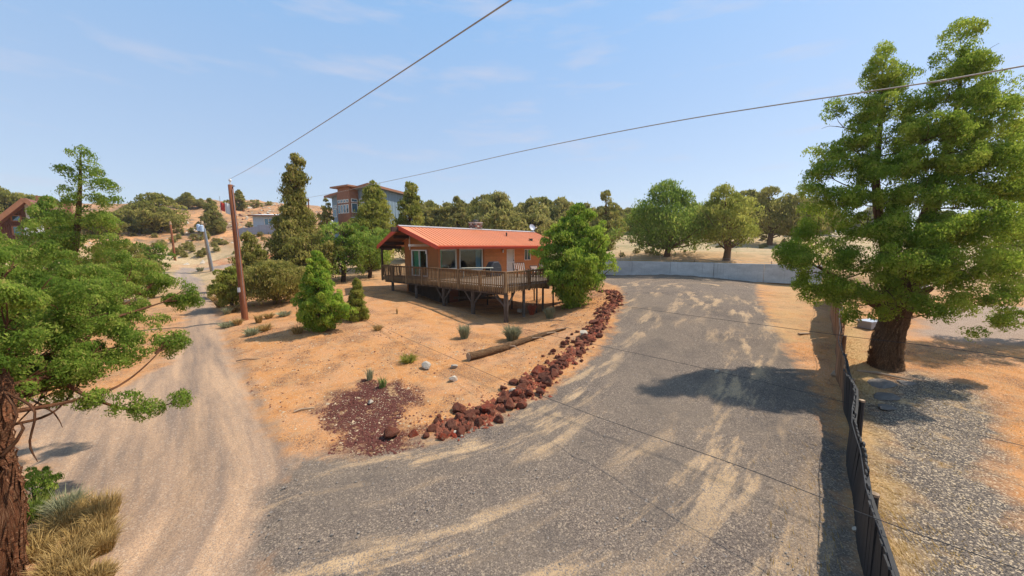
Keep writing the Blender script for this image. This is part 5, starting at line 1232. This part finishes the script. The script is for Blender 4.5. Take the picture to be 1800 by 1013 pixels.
# the near left tree: trunk at the picture's edge, boughs reaching right
lb = np.array([*atz(-14, 1040, gz(*atz(14, 1010, .0)[:2]))[:2], 0]); lb[2] = gz(*lb[:2])
Yb = lb[1]
LT = [lb+np.array([0, 0, -.3]), lb+np.array([-.03, 0, .05]), at(-6, 900, Yb), at(-20, 790, Yb), at(-8, 700, Yb+.1), at(-20, 620, Yb+.4), at(-10, 540, Yb+.9)]
lobe_tree('juniper_tree', 'near left juniper with shredded red bark and long drooping green boughs', lb,
          [(30, 620, 5.6, 70, 50), (120, 590, 6.2, 80, 48), (50, 545, 6.6, 80, 50), (170, 540, 7.2, 80, 46), (235, 488, 8.4, 46, 30), (195, 470, 8.6, 40, 26), (322, 520, 8.6, 28, 24), (340, 525, 8.6, 12, 12), (305, 500, 8.6, 22, 12), (298, 600, 7.0, 28, 16), (268, 505, 8.4, 28, 16), (315, 622, 7.0, 18, 14), (215, 606, 6.5, 52, 30), (90, 682, 5.4, 56, 30), (140, 700, 5.3, 42, 14), (160, 645, 5.9, 62, 30), 
           (222, 712, 5.6, 22, 11), (258, 716, 5.7, 24, 12), (308, 704, 5.9, 17, 11), (10, 500, 7.0, 60, 44), (105, 478, 8.6, 52, 32), (30, 575, 5.2, 60, 60), (-60, 560, 5.5, 90, 90), (-80, 660, 5.2, 80, 60), (200, 560, 7.4, 50, 30), (20, 660, 5.2, 46, 34), (-40, 450, 7, 80, 50), (60, 590, 5.4, 70, 44), (110, 640, 5.4, 66, 36), (70, 650, 5.0, 60, 34), (150, 500, 7.6, 60, 36), (60, 490, 7.4, 60, 40), (245, 575, 7.2, 50, 30), (180, 605, 6.2, 60, 34), (20, 690, 5.0, 40, 16), (215, 530, 7.8, 42, 26), (15, 560, 4.5, 60, 60), (10, 640, 4.5, 50, 36), (5, 480, 4.9, 60, 46), (70, 520, 5.0, 60, 44), (-60, 430, 5, 60, 50), (110, 550, 5.6, 60, 40), (40, 440, 6.5, 50, 24), (150, 560, 5.8, 50, 34), (60, 690, 4.8, 44, 18), (190, 520, 6.6, 50, 30)],
          [([at(14, 705, Yb+.1), at(90, 665, 5.2), at(160, 700, 5.5), at(240, 722, 5.7), at(312, 706, 5.9)], [.045, .034, .024, .015, .007]),
           ([at(4, 800, Yb), at(40, 762, Yb+.05), at(36, 742, Yb+.1)], [.035, .02, .008]), ([at(10, 690, Yb+.1), at(60, 720, Yb-.2), at(52, 780, Yb-.25), at(66, 812, Yb-.3)], [.02, .014, .010, .004]),
           ([at(10, 690, Yb+.1), at(30, 730, Yb-.2), at(8, 770, Yb-.3)], [.02, .012, .004]), ([at(50, 700, 5.0), at(95, 726, 5.0), at(110, 752, 5.0)], [.016, .01, .003])],
          'leaf_green', 'bark_red', 2.5, .046, 72, [(LT, [.30, .26, .20, .16, .13, .09, .03])], .14, strips=420, cull=.22, wl=8.0)

# the large right tree
rb = ground_at(1556, 645); Y0 = rb[1]
RT = [rb+np.array([0, 0, -.3]), rb+np.array([0.0, 0, .05]), at(1560, 600, Y0), at(1578, 545, Y0), at(1604, 470, Y0), at(1640, 350, Y0+.2), at(1682, 190, Y0+.3), at(1690, 85, Y0+.3)]
RT2 = [at(1578, 545, Y0), at(1560, 450, Y0+.3), at(1540, 330, Y0+.6), at(1548, 210, Y0+.7), at(1552, 120, Y0+.7)]
RT3 = [at(1580, 560, Y0), at(1535, 530, Y0), at(1500, 505, Y0+.3), at(1440, 470, Y0+.6)]
lobe_tree('juniper_tree', 'large right juniper with a thick shredded trunk beside the board fence', rb,
          [(1690, 66, Y0, 26, 24), (1690, 100, Y0-.1, 30, 26), (1550, 120, Y0+.6, 26, 26), (1550, 165, Y0+.5, 30, 24), (1660, 92, Y0, 22, 22), (1722, 95, Y0, 22, 26), (1700, 140, Y0, 50, 32), (1665, 165, Y0, 34, 34), (1755, 165, Y0, 34, 34), (1720, 215, Y0-.4, 60, 40), (1770, 230, Y0, 30, 50),
           (1550, 100, Y0+.7, 17, 20), (1545, 140, Y0+.7, 26, 22), (1585, 150, Y0+.7, 24, 18), (1565, 185, Y0+.6, 46, 24), (1615, 190, Y0+.4, 30, 24), (1530, 225, Y0+.6, 34, 24), (1600, 235, Y0+.2, 50, 24),
           (1476, 190, Y0+.6, 24, 16), (1470, 222, Y0+.6, 28, 20), (1500, 250, Y0+.5, 26, 18), (1445, 275, Y0+.5, 26, 18), (1490, 290, Y0+.3, 46, 24), (1560, 290, Y0, 50, 26), (1650, 275, Y0-.3, 50, 34), (1720, 300, Y0-.8, 60, 44), (1430, 325, Y0+.4, 26, 22),
           (1500, 340, Y0, 50, 24), (1590, 345, Y0-.5, 56, 34), (1680, 360, Y0-1.0, 64, 44), (1765, 360, Y0-.8, 50, 50), (1440, 380, Y0+.3, 44, 24), (1520, 395, Y0-.3, 60, 34), (1610, 410, Y0-1.2, 66, 38), (1710, 430, Y0-1.3, 66, 40), (1400, 430, Y0+.4, 30, 26), (1460, 440, Y0, 54, 34), (1400, 475, Y0+.3, 30, 22), (1440, 500, Y0, 46, 26), (1530, 455, Y0-.8, 62, 34),
           (1520, 505, Y0-.6, 56, 26), (1620, 490, Y0-1.4, 64, 30), (1700, 500, Y0-1.5, 60, 26), (1770, 480, Y0-1.0, 46, 40), (1690, 552, Y0-1.4, 46, 22), (1695, 580, Y0-1.4, 26, 12), (1505, 560, Y0-.6, 24, 9), (1540, 552, Y0-.7, 26, 9), (1590, 530, Y0-1.2, 40, 16), (1740, 530, Y0-1.2, 44, 20), (1785, 515, Y0-.8, 30, 14), (1430, 525, Y0+.2, 26, 14), (1790, 420, Y0-.6, 40, 50), (1640, 330, Y0-1.2, 54, 38), (1660, 420, Y0-1.8, 60, 38), (1590, 450, Y0-1.6, 56, 34), (1640, 240, Y0-.9, 46, 36), (1575, 390, Y0-1.0, 50, 34), (1690, 260, Y0-1.2, 50, 40), (1750, 300, Y0-1.2, 50, 44), (1560, 320, Y0-.5, 44, 34), (1475, 360, Y0-.2, 44, 30), (1420, 450, Y0-.2, 40, 30), (1480, 490, Y0-.6, 46, 26), (1670, 470, Y0-2.0, 60, 34), (1730, 400, Y0-1.9, 56, 40), (1780, 340, Y0-1.0, 40, 50), (1510, 270, Y0+.2, 36, 26), (1455, 310, Y0+.2, 30, 22), (1720, 470, Y0-2.0, 56, 34), (1570, 510, Y0-1.4, 46, 26), (1785, 260, Y0+.3, 26, 40), (1650, 545, Y0-1.8, 40, 18), (1490, 525, Y0-.4, 40, 20), (1400, 445, Y0+.1, 34, 24), (1700, 180, Y0-.4, 44, 36), (1660, 220, Y0-.3, 40, 34), (1560, 240, Y0+.1, 44, 30), (1545, 190, Y0+.4, 34, 26), (1700, 120, Y0-.2, 36, 26), (1735, 250, Y0-.7, 50, 40), (1610, 300, Y0-.7, 50, 36), (1770, 560, Y0-1.0, 30, 14), (1610, 470, Y0-1.9, 50, 30)],
          [([at(1586, 540, Y0), at(1612, 520, Y0-.1), at(1640, 505, Y0-.3)], [.18, .14, .06])],
          'leaf_vivid', 'bark_brown', 2.0, .070, 73, [(RT, [.50, .40, .35, .31, .24, .15, .06, .015]), (RT2, [.20, .14, .10, .055, .015]), (RT3, [.20, .15, .11, .04])], .22, strips=420, cull=.1, wl=5.2)
b_ = at(1840, 560, 14); b_[2] = gz(*b_[:2])
lobe_tree('juniper_tree', 'darker juniper at the right picture edge behind the large one', b_, [(1800, 235, 14, 26, 18), (1840, 250, 14, 40, 40), (1850, 300, 14, 60, 50), (1800, 330, 14.5, 40, 50), (1850, 400, 14, 70, 60), (1810, 440, 14.5, 40, 40), (1860, 500, 14, 70, 40)], [], 'leaf_green', 'bark_brown', .9, .12, 74,
          [([b_+np.array([0, 0, -.3]), at(1845, 450, 14), at(1848, 320, 14), at(1845, 235, 14)], [.28, .22, .14, .03])], .40)
# ------------------------------------------------------------------ rocks
def rock_mesh(name, mat, seed, sub=2):
    g = np.random.default_rng(seed); bm = bmesh.new(); bmesh.ops.create_icosphere(bm, subdivisions=sub, radius=1)
    v = np.array([q.co[:] for q in bm.verts]); v = unit(v)
    for _ in range(12):
        n = unit(g.normal(size=3)); d = v@n; lim = .42+.36*g.random(); v = v - np.outer(np.maximum(d-lim, 0), n)*.95
    v *= np.array([1, .72+.25*g.random(), .6+.25*g.random()]); v += g.normal(size=v.shape)*.025
    for q, c in zip(bm.verts, v): q.co = c
    me = bpy.data.meshes.new(name); bm.to_mesh(me); bm.free(); me.materials.append(MATS[mat]); return me
RK = [rock_mesh('rock', 'lava_rock', 100+i) for i in range(7)] + [rock_mesh('rock', 'lava_red', 120+i) for i in range(3)]
PS = [rock_mesh('rock', 'pale_stone', 130+i) for i in range(3)]
g5 = np.random.default_rng(17)
def rock(me, x, y, r_, label, group=None, name='rock', sink=.35, cat='rock'):
    o = piece(name, me, None, (x, y, gz(x, y)+r_*(.62-sink)), (g5.normal()*.25, g5.normal()*.25, g5.random()*6.28), (r_, r_, r_)); return tag(o, label, cat, group)
def prock(px, py, wpx, k, label, **kw):
    p = ground_at(px, py); d = np.hypot(*p[:2]); rock(k, p[0], p[1], wpx/FPX*p[1]*.5*math.cos(math.atan2(p[0], p[1]))**.5, label, **kw)
prock(686, 770, 40, RK[2], 'large maroon boulder alone at the left end of the rock border', sink=.2)
prock(729, 766, 26, RK[8], 'upright reddish rock just right of the large maroon boulder')
prock(751, 768, 22, RK[1], 'small brown rock, third from the left end of the rock border')
prock(856, 726, 38, RK[7], 'bright brick red boulder in the lower rock border', sink=.2)
prock(906, 699, 30, RK[9], 'vivid red rock next to a pale one in the rock border', sink=.25)
prock(901, 692, 20, PS[0], 'pale cream rock among the red ones of the border', sink=.2)
prock(1026, 590, 24, PS[1], 'pale tan boulder in the upper part of the rock border', sink=.2)
prock(1046, 572, 26, RK[3], 'large rounded brown boulder in the upper rock border', sink=.2)
BORDER = smooth_line([*poly_world([(775, 762), (800, 750), (840, 738), (880, 712), (925, 690), (960, 662), (1000, 630), (1030, 600), (1055, 570), (1072, 545), (1085, 522), (1065, 512)])], 200)
blab = 'rusty brown lava rock in the long border along the driveway edge'; bgrp = 'lava rocks bordering the driveway'
seg_ = np.concatenate([[0], np.cumsum(np.hypot(*np.diff(BORDER, axis=0).T))]); s_ = 0
nrk = 0
while s_ < seg_[-1]:
    c = np.array([np.interp(s_, seg_, BORDER[:, j]) for j in (0, 1)]); nrm_ = unit(np.array([np.interp(min(s_+.1, seg_[-1]), seg_, BORDER[:, j]) for j in (0, 1)])-c+1e-6); nrm_ = np.array([-nrm_[1], nrm_[0]])
    for q in range(int(g5.integers(3, 6))):
        p = c + nrm_*(g5.normal()*.16 + (q-1.0)*.20) + g5.normal(size=2)*.05; r_ = (.09+.135*g5.random()**1.6)*(1.3 if s_ < 5 else 1)
        rock(RK[int(g5.integers(0, 7 if g5.random() < .72 else 10))], *p, r_, blab, bgrp)
    s_ += .25 + .11*g5.random()
for k in range(16): prock(g5.uniform(1015, 1045), g5.uniform(497, 512), g5.uniform(8, 14), RK[int(g5.integers(7))], 'dark lava rock heaped at the foot of the bushy juniper by the driveway', group='rocks under the bushy juniper')
for px, py, w_, k, lb in ((751, 648, 26, 0, 'whitish jagged stone on the bare slope, left of a smaller one'), (797, 647, 17, 1, 'small brownish white stone on the bare slope nearest the log'), (796, 671, 22, 2, 'mottled pale stone on the bare slope below the other two'),
                         (915, 549, 17, 1, 'pale orange stone beside the rust red plant')): prock(px, py, w_, PS[k], lb, sink=.25, name='stone', cat='stone')
prock(1505, 936, 22, PS[0], 'white broken block lying at the foot of the board fence', sink=.1, name='stone', cat='stone')
for px, py, w_, lb in ((800, 762, 12, 'pale yellow stone on the gravel just below the rock border'), (811, 768, 8, 'tiny pale stone on the gravel under the rock border'), (690, 757, 14, 'cream stone beside the large maroon boulder'), (652, 710, 16, 'cream stone in the middle of the red cinder patch'), (1260, 655, 12, 'white stone on the dark shaded gravel')):
    prock(px, py, w_, PS[2], lb, sink=.3, name='stone', cat='stone')
# slabs under the large tree
SLB = [rock_mesh('stone_slab', 'slab_stone', 140+i) for i in range(4)]
def slab_thing(px, py, w_, d_, h_, label, rot):
    p = ground_at(px, py); o = piece('stone_slab', SLB[int(g5.integers(4))], None, (p[0], p[1], p[2]+h_*.2), (.08*g5.normal(), .08*g5.normal(), rot), (w_*.55, d_*.75, h_*.8)); tag(o, label, 'stone slab')
slab_thing(1550, 676, 1.1, .5, .12, 'wide flat grey slab nearest the foot of the large right trunk', .4)
slab_thing(1552, 698, .9, .5, .10, 'tan flat slab between two grey ones beside the board fence', .2)
slab_thing(1556, 717, .8, .4, .09, 'thin grey slab, the lowest of those beside the board fence', .6)
slab_thing(1590, 673, .6, .35, .10, 'small pale grey slab right of the wide flat one', -.3)
# log on the slope, planks, sticks
A_, B_ = ground_at(824, 634), ground_at(992, 579)
def logpath(n=16):
    out = []
    for k in range(n):
        t_ = k/(n-1); p = A_*(1-t_)+B_*t_; out.append(np.array([p[0]+.06*math.sin(t_*7), p[1]+.05*math.sin(t_*5), gz(p[0], p[1])+.15-.09*t_]))
    return out
lg = thing('log', 'long weathered grey log lying on the bare slope above the rock border', 'log', tuple(A_))
obj('stem', limb_mesh('stem', [([p-A_ for p in logpath()], [.17, .155, .15, .15, .13, .11, .10, .08, .05])], 'bark_brown', 12, .12, 5), None, lg)
mb = MB(); q = Vector(tuple(logpath()[0]-A_)); dirl = Vector(tuple(A_-B_)).normalized(); mb.tube([q, q+dirl*.02], .155, 12); obj('cut_end', mb, 'wood_weathered', lg)
for k, (t_, l_) in enumerate(((.35, .5), (.6, .7), (.75, .8), (.9, .9))):
    p = A_*(1-t_)+B_*t_; mb = MB(); z = gz(p[0], p[1])-A_[2]+.12
    mb.tube([(p[0]-A_[0], p[1]-A_[1], z), (p[0]-A_[0]+l_*.6, p[1]-A_[1]-.12+.1*k, z+.05), (p[0]-A_[0]+l_, p[1]-A_[1]-.2+.15*k, z-.08)], [.035, .025, .01], 5); obj('branch_stub', mb, 'wood_weathered', lg)
def stick(px, py, L_, rot, label, mat='stick_wood', w_=.03):
    p = ground_at(px, py); mb = MB(); mb.tube([(-L_/2, 0, 0), (-.1*L_, .06*L_, .03), (L_/2, 0, .0)], [w_, w_*.9, w_*.5], 5); o = obj('stick', mb, mat); o.location = (p[0], p[1], p[2]+w_*.8); o.rotation_euler = (0, 0, rot); tag(o, label, 'stick')
stick(984, 565, .9, -.3, 'dark stick lying behind the far end of the log'); stick(975, 573, .5, .6, 'forked twig beside the far end of the log')
stick(1552, 662, 1.2, -.7, 'pale bare branch on the ground between the board fence and the large trunk', 'wood_weathered', .05)
stick(436, 634, .8, .3, 'short brown stick on the lower left slope by the dirt road'); stick(535, 722, .5, .5, 'pale stick at the edge of the dirt slope', 'wood_weathered')
def plank_thing(px, py, L_, w_, rot, label, mat='wood_weathered'):
    p = ground_at(px, py); mb = MB(); mb.box((-L_/2, -w_/2, 0), (L_/2, w_/2, .05)); o = obj('plank', mb, mat); o.location = (p[0], p[1], p[2]+.01); o.rotation_euler = (.03, .02, rot); tag(o, label, 'plank')
plank_thing(1468, 658, .55, .14, .7, 'short pale plank lying at the foot of the board fence'); plank_thing(1413, 588, .5, .12, .2, 'small weathered board on the straw left of the board fence')
p = ground_at(1529, 577); bx_t = thing('crate', 'low grey metal box on the ground behind the large right trunk', 'box', tuple(p), .3)
mb = MB(); mb.box((-.4, -.25, .02), (.4, .25, .30)); obj('body', mb, 'trim_grey', bx_t); mb = MB(); mb.box((-.43, -.28, .301), (.43, .28, .35)); obj('lid', mb, 'dish_grey', bx_t)
for px, py, w_ in ((1608, 513, 1.3), (1626, 547, .9)):
    p = ground_at(px, py+12)
    if px == 1608:
        t_ = thing('utility_cart', 'small white and black cart half hidden by the boughs of the large right tree', 'cart', tuple(p), .5)
        mb = MB(); mb.box((-.7, -.4, .35), (.7, .4, .8)); obj('body', mb, 'trailer_white', t_); mb = MB(); mb.box((-.72, -.42, .801), (.3, .42, 1.0)); obj('cover', mb, 'black_metal', t_)
        for sx in (-.45, .45):
            for sy in (-.42, .36): mb = MB(); mb.tube([(sx, sy, .25), (sx, sy+.08, .25)], .25, 12); obj('wheel', mb, 'black_metal', t_)

# ------------------------------------------------------------------ small plants
def blades(name, n, h, spread, mat, seed, wd_=.02, curve=.35, lean=(0, 0)):
    g = np.random.default_rng(seed); a = g.random(n)*2*np.pi; r_ = np.sqrt(g.random(n))*spread*.35
    b0 = np.stack([r_*np.cos(a), r_*np.sin(a), np.zeros(n)-.02], 1); hh = h*(.55+.5*g.random(n))
    o_ = np.stack([np.cos(a), np.sin(a), np.zeros(n)], 1)*(spread*.65*g.random(n))[:, None] + g.normal(size=(n, 3))*spread*.10
    m_ = b0 + o_*.4 + np.stack([0*hh, 0*hh, hh*.62], 1); e = b0 + o_ + np.stack([0*hh, 0*hh, hh*(1-curve*g.random(n))], 1)
    s_ = unit(np.cross(e-b0, g.normal(size=(n, 3))))*wd_*.5
    V = np.stack([b0-s_, b0+s_, m_+s_, m_-s_, e], 1).reshape(-1, 3); i = np.arange(n)*5
    F = np.concatenate([np.stack([i, i+1, i+2], 1), np.stack([i, i+2, i+3], 1), np.stack([i+3, i+2, i+4], 1)])
    return np_mesh(name, V, F, mat, {'tint': ('FLOAT', np.repeat(g.random(n), 5)), 'tip': ('FLOAT', np.tile([0, 0, .1, .1, .5], n))})
def plant(name, label, px, py, hpx, wpx, mat, n, cat, seed, wd_=.02, group=None):
    p = ground_at(px, py); H = hpx/FPX*p[1]*1.05; W_ = wpx/FPX*p[1]; o = obj(name, blades(name, n, H, W_*.62, mat, seed, wd_), None); o.location = tuple(p); o.rotation_euler = (0, 0, seed); return tag(o, label, cat, group)
plant('sagebrush', 'pale round sagebrush on the slope left of the larger one by the log', 816, 595, 28, 26, 'sage_leaf', 420, 'shrub', 1, .03)
plant('sagebrush', 'wide pale sagebrush behind the log, under the deck corner', 901, 598, 30, 40, 'sage_leaf', 560, 'shrub', 2, .03)
plant('sagebrush', 'small grey shrub right of the rust red plant', 966, 560, 24, 24, 'sage_leaf', 260, 'shrub', 3, .03)
plant('red_plant', 'rust red dry plant under the right side of the deck', 935, 553, 22, 18, 'red_plant', 220, 'plant', 4, .04)
plant('seedling', 'thin green seedling on the slope above the cinder patch, left one', 650, 668, 28, 20, 'sage_leaf', 60, 'plant', 5, .016)
plant('seedling', 'blue green seedling at the top edge of the cinder patch, right one', 672, 682, 26, 22, 'seedling', 60, 'plant', 6, .016)
plant('green_weed', 'low yellow green weed in the middle of the bare slope', 718, 637, 16, 40, 'leaf_yellow', 260, 'plant', 7, .025)
plant('dry_tuft', 'tuft of dry grass at the foot of the bushy slope juniper', 524, 586, 16, 30, 'straw', 260, 'grass tuft', 8, .02)
plant('dry_tuft', 'dry tuft right of the small cone shaped juniper', 664, 581, 12, 22, 'straw', 160, 'grass tuft', 9, .02)
plant('dry_tuft', 'single thin dry stalk on the slope in front of the deck', 698, 552, 14, 6, 'straw', 30, 'grass tuft', 10, .02)
for k, (px, py) in enumerate([(400, 552), (418, 572), (455, 568), (442, 590), (472, 560), (388, 540), (500, 556), (413, 548), (380, 528), (398, 575), (464, 582)]):
    plant('dry_tuft', 'tuft of dry grass in the rough ground under the olive bushes by the brown pole', px, py, g5.uniform(9, 18), g5.uniform(16, 34), 'straw' if k % 3 else 'sage_leaf', 200, 'grass tuft', 20+k, .025, 'tufts by the brown pole')
plant('grey_shrub', 'small dark shrub on the bank between the two road poles', 352, 477, 9, 16, 'sage_leaf', 120, 'shrub', 40, .05)
# corner by the near left trunk: sage and long straw
plant('sagebrush', 'soft grey green sagebrush between the near left trunk and the straw', 118, 915, 60, 70, 'sage_leaf', 900, 'shrub', 41, .012)
plant('sagebrush', 'dark green low shrub at the foot of the near left trunk', 62, 915, 50, 50, 'leaf_green', 500, 'shrub', 42, .014)
o = None
for k in range(26):
    px, py = g5.uniform(60, 205), g5.uniform(905, 1035)
    if px-60 < (py-905)*-.4: continue
    if px > 215-(abs(py-960))*.5: continue
    plant('straw_tuft', 'long golden dry grass tuft beside the near left trunk', px, py, g5.uniform(34, 60), g5.uniform(50, 90), 'straw', 330, 'grass tuft', 50+k, .008, 'golden grass by the near left trunk')
ms = tree_meshes('round', .55, .6, 34, 60, .045, 'leaf_green', 'bark_dark', 91)
p = ground_at(62, 893); put_tree('juniper_sapling', 'dark green juniper sapling in front of the near left trunk', ms, p, 0, (1, 1, 1.2))

# ------------------------------------------------------------------ loose stones and straw nobody could count
def scatter(name, label, pts, rmin, rmax, mat, seed, flat=.6):
    g = np.random.default_rng(seed); n = len(pts); oct_ = np.array([(1, 0, 0), (0, 1, 0), (-1, 0, 0), (0, -1, 0), (0, 0, 1)], float)
    f = np.array([(0, 1, 4), (1, 2, 4), (2, 3, 4), (3, 0, 4)])
    r_ = rmin+(rmax-rmin)*g.random(n)**2.5; a = g.random(n)*6.28; z = base_z(pts[:, 0], pts[:, 1])
    q = oct_[None]*(1+.45*g.normal(size=(n, 5, 1)).clip(-1.2, 1.2))*r_[:, None, None]*np.array([1, .75, flat]); c, s_ = np.cos(a)[:, None], np.sin(a)[:, None]
    V = np.stack([q[..., 0]*c-q[..., 1]*s_+pts[:, None, 0], q[..., 0]*s_+q[..., 1]*c+pts[:, None, 1], q[..., 2]+z[:, None]-.002], -1)
    F = (np.arange(n)[:, None, None]*5+f[None]).reshape(-1, 3); o = obj(name, np_mesh(name, V.reshape(-1, 3), F, mat), None); o['kind'] = 'stuff'; o['label'] = label; return o
def in_poly(poly, n, seed, inset=0.0):
    g = np.random.default_rng(seed); lo, hi = poly.min(0)-.5, poly.max(0)+.5; q = lo+(hi-lo)*g.random((n*6, 2)); d = sdist(q, poly); return q[d > inset + .35*fbm(q[:, 0]*1.5, q[:, 1]*1.5, 4)][:n]
def near_bias(q, seed, r0):
    g = np.random.default_rng(seed); return q[g.random(len(q)) < np.clip(r0/np.hypot(*q.T), 0, 1)**1.2]
scatter('cinder_gravel', 'loose dark red cinders covering a patch of the slope', in_poly(CINDER, 5200, 1, -.1), .012, .055, 'cinder', 1)
scatter('cream_pebbles', 'pale pebbles mixed into the red cinders', in_poly(CINDER, 90, 2, -.3), .02, .07, 'tan_stone', 2)
dq = near_bias(in_poly(DRIVE, 30000, 3), 3, 6); dq = dq[np.hypot(*dq.T) > 2.2]
scatter('driveway_gravel', 'loose grey gravel on the driveway', dq, .008, .030, 'gravel_stone', 3)
SLOPE = poly_world([(400, 600), (440, 690), (545, 790), (690, 780), (800, 745), (920, 688), (1040, 590), (1070, 530), (950, 560), (880, 600), (700, 560), (600, 580), (480, 560)])
sq = in_poly(SLOPE, 5200, 5); w5 = fbm(sq[:, 0]*.6, sq[:, 1]*.6, 8); sq = sq[w5 > -.09]
scatter('slope_stones', 'small brown stones scattered over the bare slope', sq[:3000], .010, .045, 'cinder', 5); scatter('slope_pebbles', 'small tan stones scattered over the bare slope', sq[3000:], .012, .06, 'tan_stone', 6)
gB = np.random.default_rng(33); kB = gB.integers(0, len(BORDER)-1, 2600); tB = unit(BORDER[kB+1]-BORDER[kB]); PB = BORDER[kB] + np.stack([-tB[:, 1], tB[:, 0]], 1)*(gB.normal(size=2600)*.20+.05)[:, None] + gB.normal(size=(2600, 2))*.08
scatter('border_rocks', 'small broken dark red lava stones packed between the border rocks', PB[:1800], .04, .13, 'lava_rock', 31, .85); scatter('border_rocks', 'small bright red lava stones packed between the border rocks', PB[1800:], .04, .11, 'lava_red', 32, .85)
EDGE = in_poly(np.vstack([poly_world([(560, 790), (680, 772), (800, 740), (920, 690), (1040, 585), (1085, 530), (1060, 505), (1035, 515), (1045, 560), (1000, 615), (900, 665), (800, 715), (640, 740)])]), 2600, 8)
scatter('border_rubble', 'small broken lava stones along the rock border', EDGE, .015, .075, 'cinder', 8)
def straw_field(name, label, pts, h, mat, seed):
    g = np.random.default_rng(seed); n = len(pts); z = base_z(pts[:, 0], pts[:, 1]); a = g.random(n)*6.28; hh = h*(.4+.8*g.random(n)); tl = .3+1.0*g.random(n)
    b0 = np.stack([pts[:, 0], pts[:, 1], z-.01], 1); e = b0+np.stack([np.cos(a)*hh*tl, np.sin(a)*hh*tl, hh*.6], 1); s_ = np.stack([-np.sin(a), np.cos(a), 0*a], 1)*.006
    V = np.stack([b0-s_, b0+s_, e], 1).reshape(-1, 3); F = np.arange(3*n).reshape(n, 3)
    o = obj(name, np_mesh(name, V, F, mat, {'tint': ('FLOAT', np.repeat(g.random(n), 3)), 'tip': ('FLOAT', np.zeros(3*n))}), None); o['kind'] = 'stuff'; o['label'] = label
g9 = np.random.default_rng(9); n9 = 8000
tt = -2+ (FL+4)*g9.random(n9)**1.4; ofs = np.where(g9.random(n9) < .9, .15+np.abs(g9.normal(size=n9))*.38, -.15-np.abs(g9.normal(size=n9))*.5)
P9 = FENCE_A[:2]+fd*tt[:, None]+np.array([fd[1], -fd[0]])*ofs[:, None]
straw_field('dry_grass', 'short dry straw along the board fence', P9[np.hypot(*P9.T) > 1.2], .10, 'straw', 9)
P8 = in_poly(np.vstack([poly_world([(1640, 1010), (1600, 700), (1640, 620), (1795, 640), (1830, 1000)])]), 4000, 12); straw_field('straw_litter', 'dry straw scattered on the ground right of the fence', P8, .06, 'straw', 12)

gh = np.random.default_rng(41); ph_ = np.stack([gh.uniform(-85, -8, 4200), gh.uniform(50, 140, 4200)], 1); ph_ = ph_[fbm(ph_[:, 0]*.07, ph_[:, 1]*.07, 31)+.35*gh.random(len(ph_)) > .16]
scatter('hill_rocks', 'grey brown rocks scattered over the dry hillside', ph_[:len(ph_)//2], .10, .75, 'pale_stone', 41, .7); scatter('hill_rocks', 'dark brown rocks scattered over the dry hillside', ph_[len(ph_)//2:], .10, .6, 'cinder', 42, .7)
straw_field('slope_litter', 'thin dry grass and needles on the bare slope', sq[::2], .05, 'straw', 14)
# ------------------------------------------------------------------ summer haze
m = bpy.data.materials.new('haze'); m.use_nodes = True; t = m.node_tree; t.nodes.clear()
pv_ = t.nodes.new('ShaderNodeVolumePrincipled'); pv_.inputs['Density'].default_value = .0003; pv_.inputs['Color'].default_value = (.93, .94, .97, 1); pv_.inputs['Anisotropy'].default_value = .3
t.links.new(pv_.outputs[0], t.nodes.new('ShaderNodeOutputMaterial').inputs['Volume']); MATS['haze'] = m
mb = MB(); mb.box((-560, -560, float(GZ.min())-1.0), (560, 560, float(GZ.max())+14)); o = obj('haze', mb, 'haze'); o['kind'] = 'stuff'; o['label'] = 'thin smoky summer haze in the air'
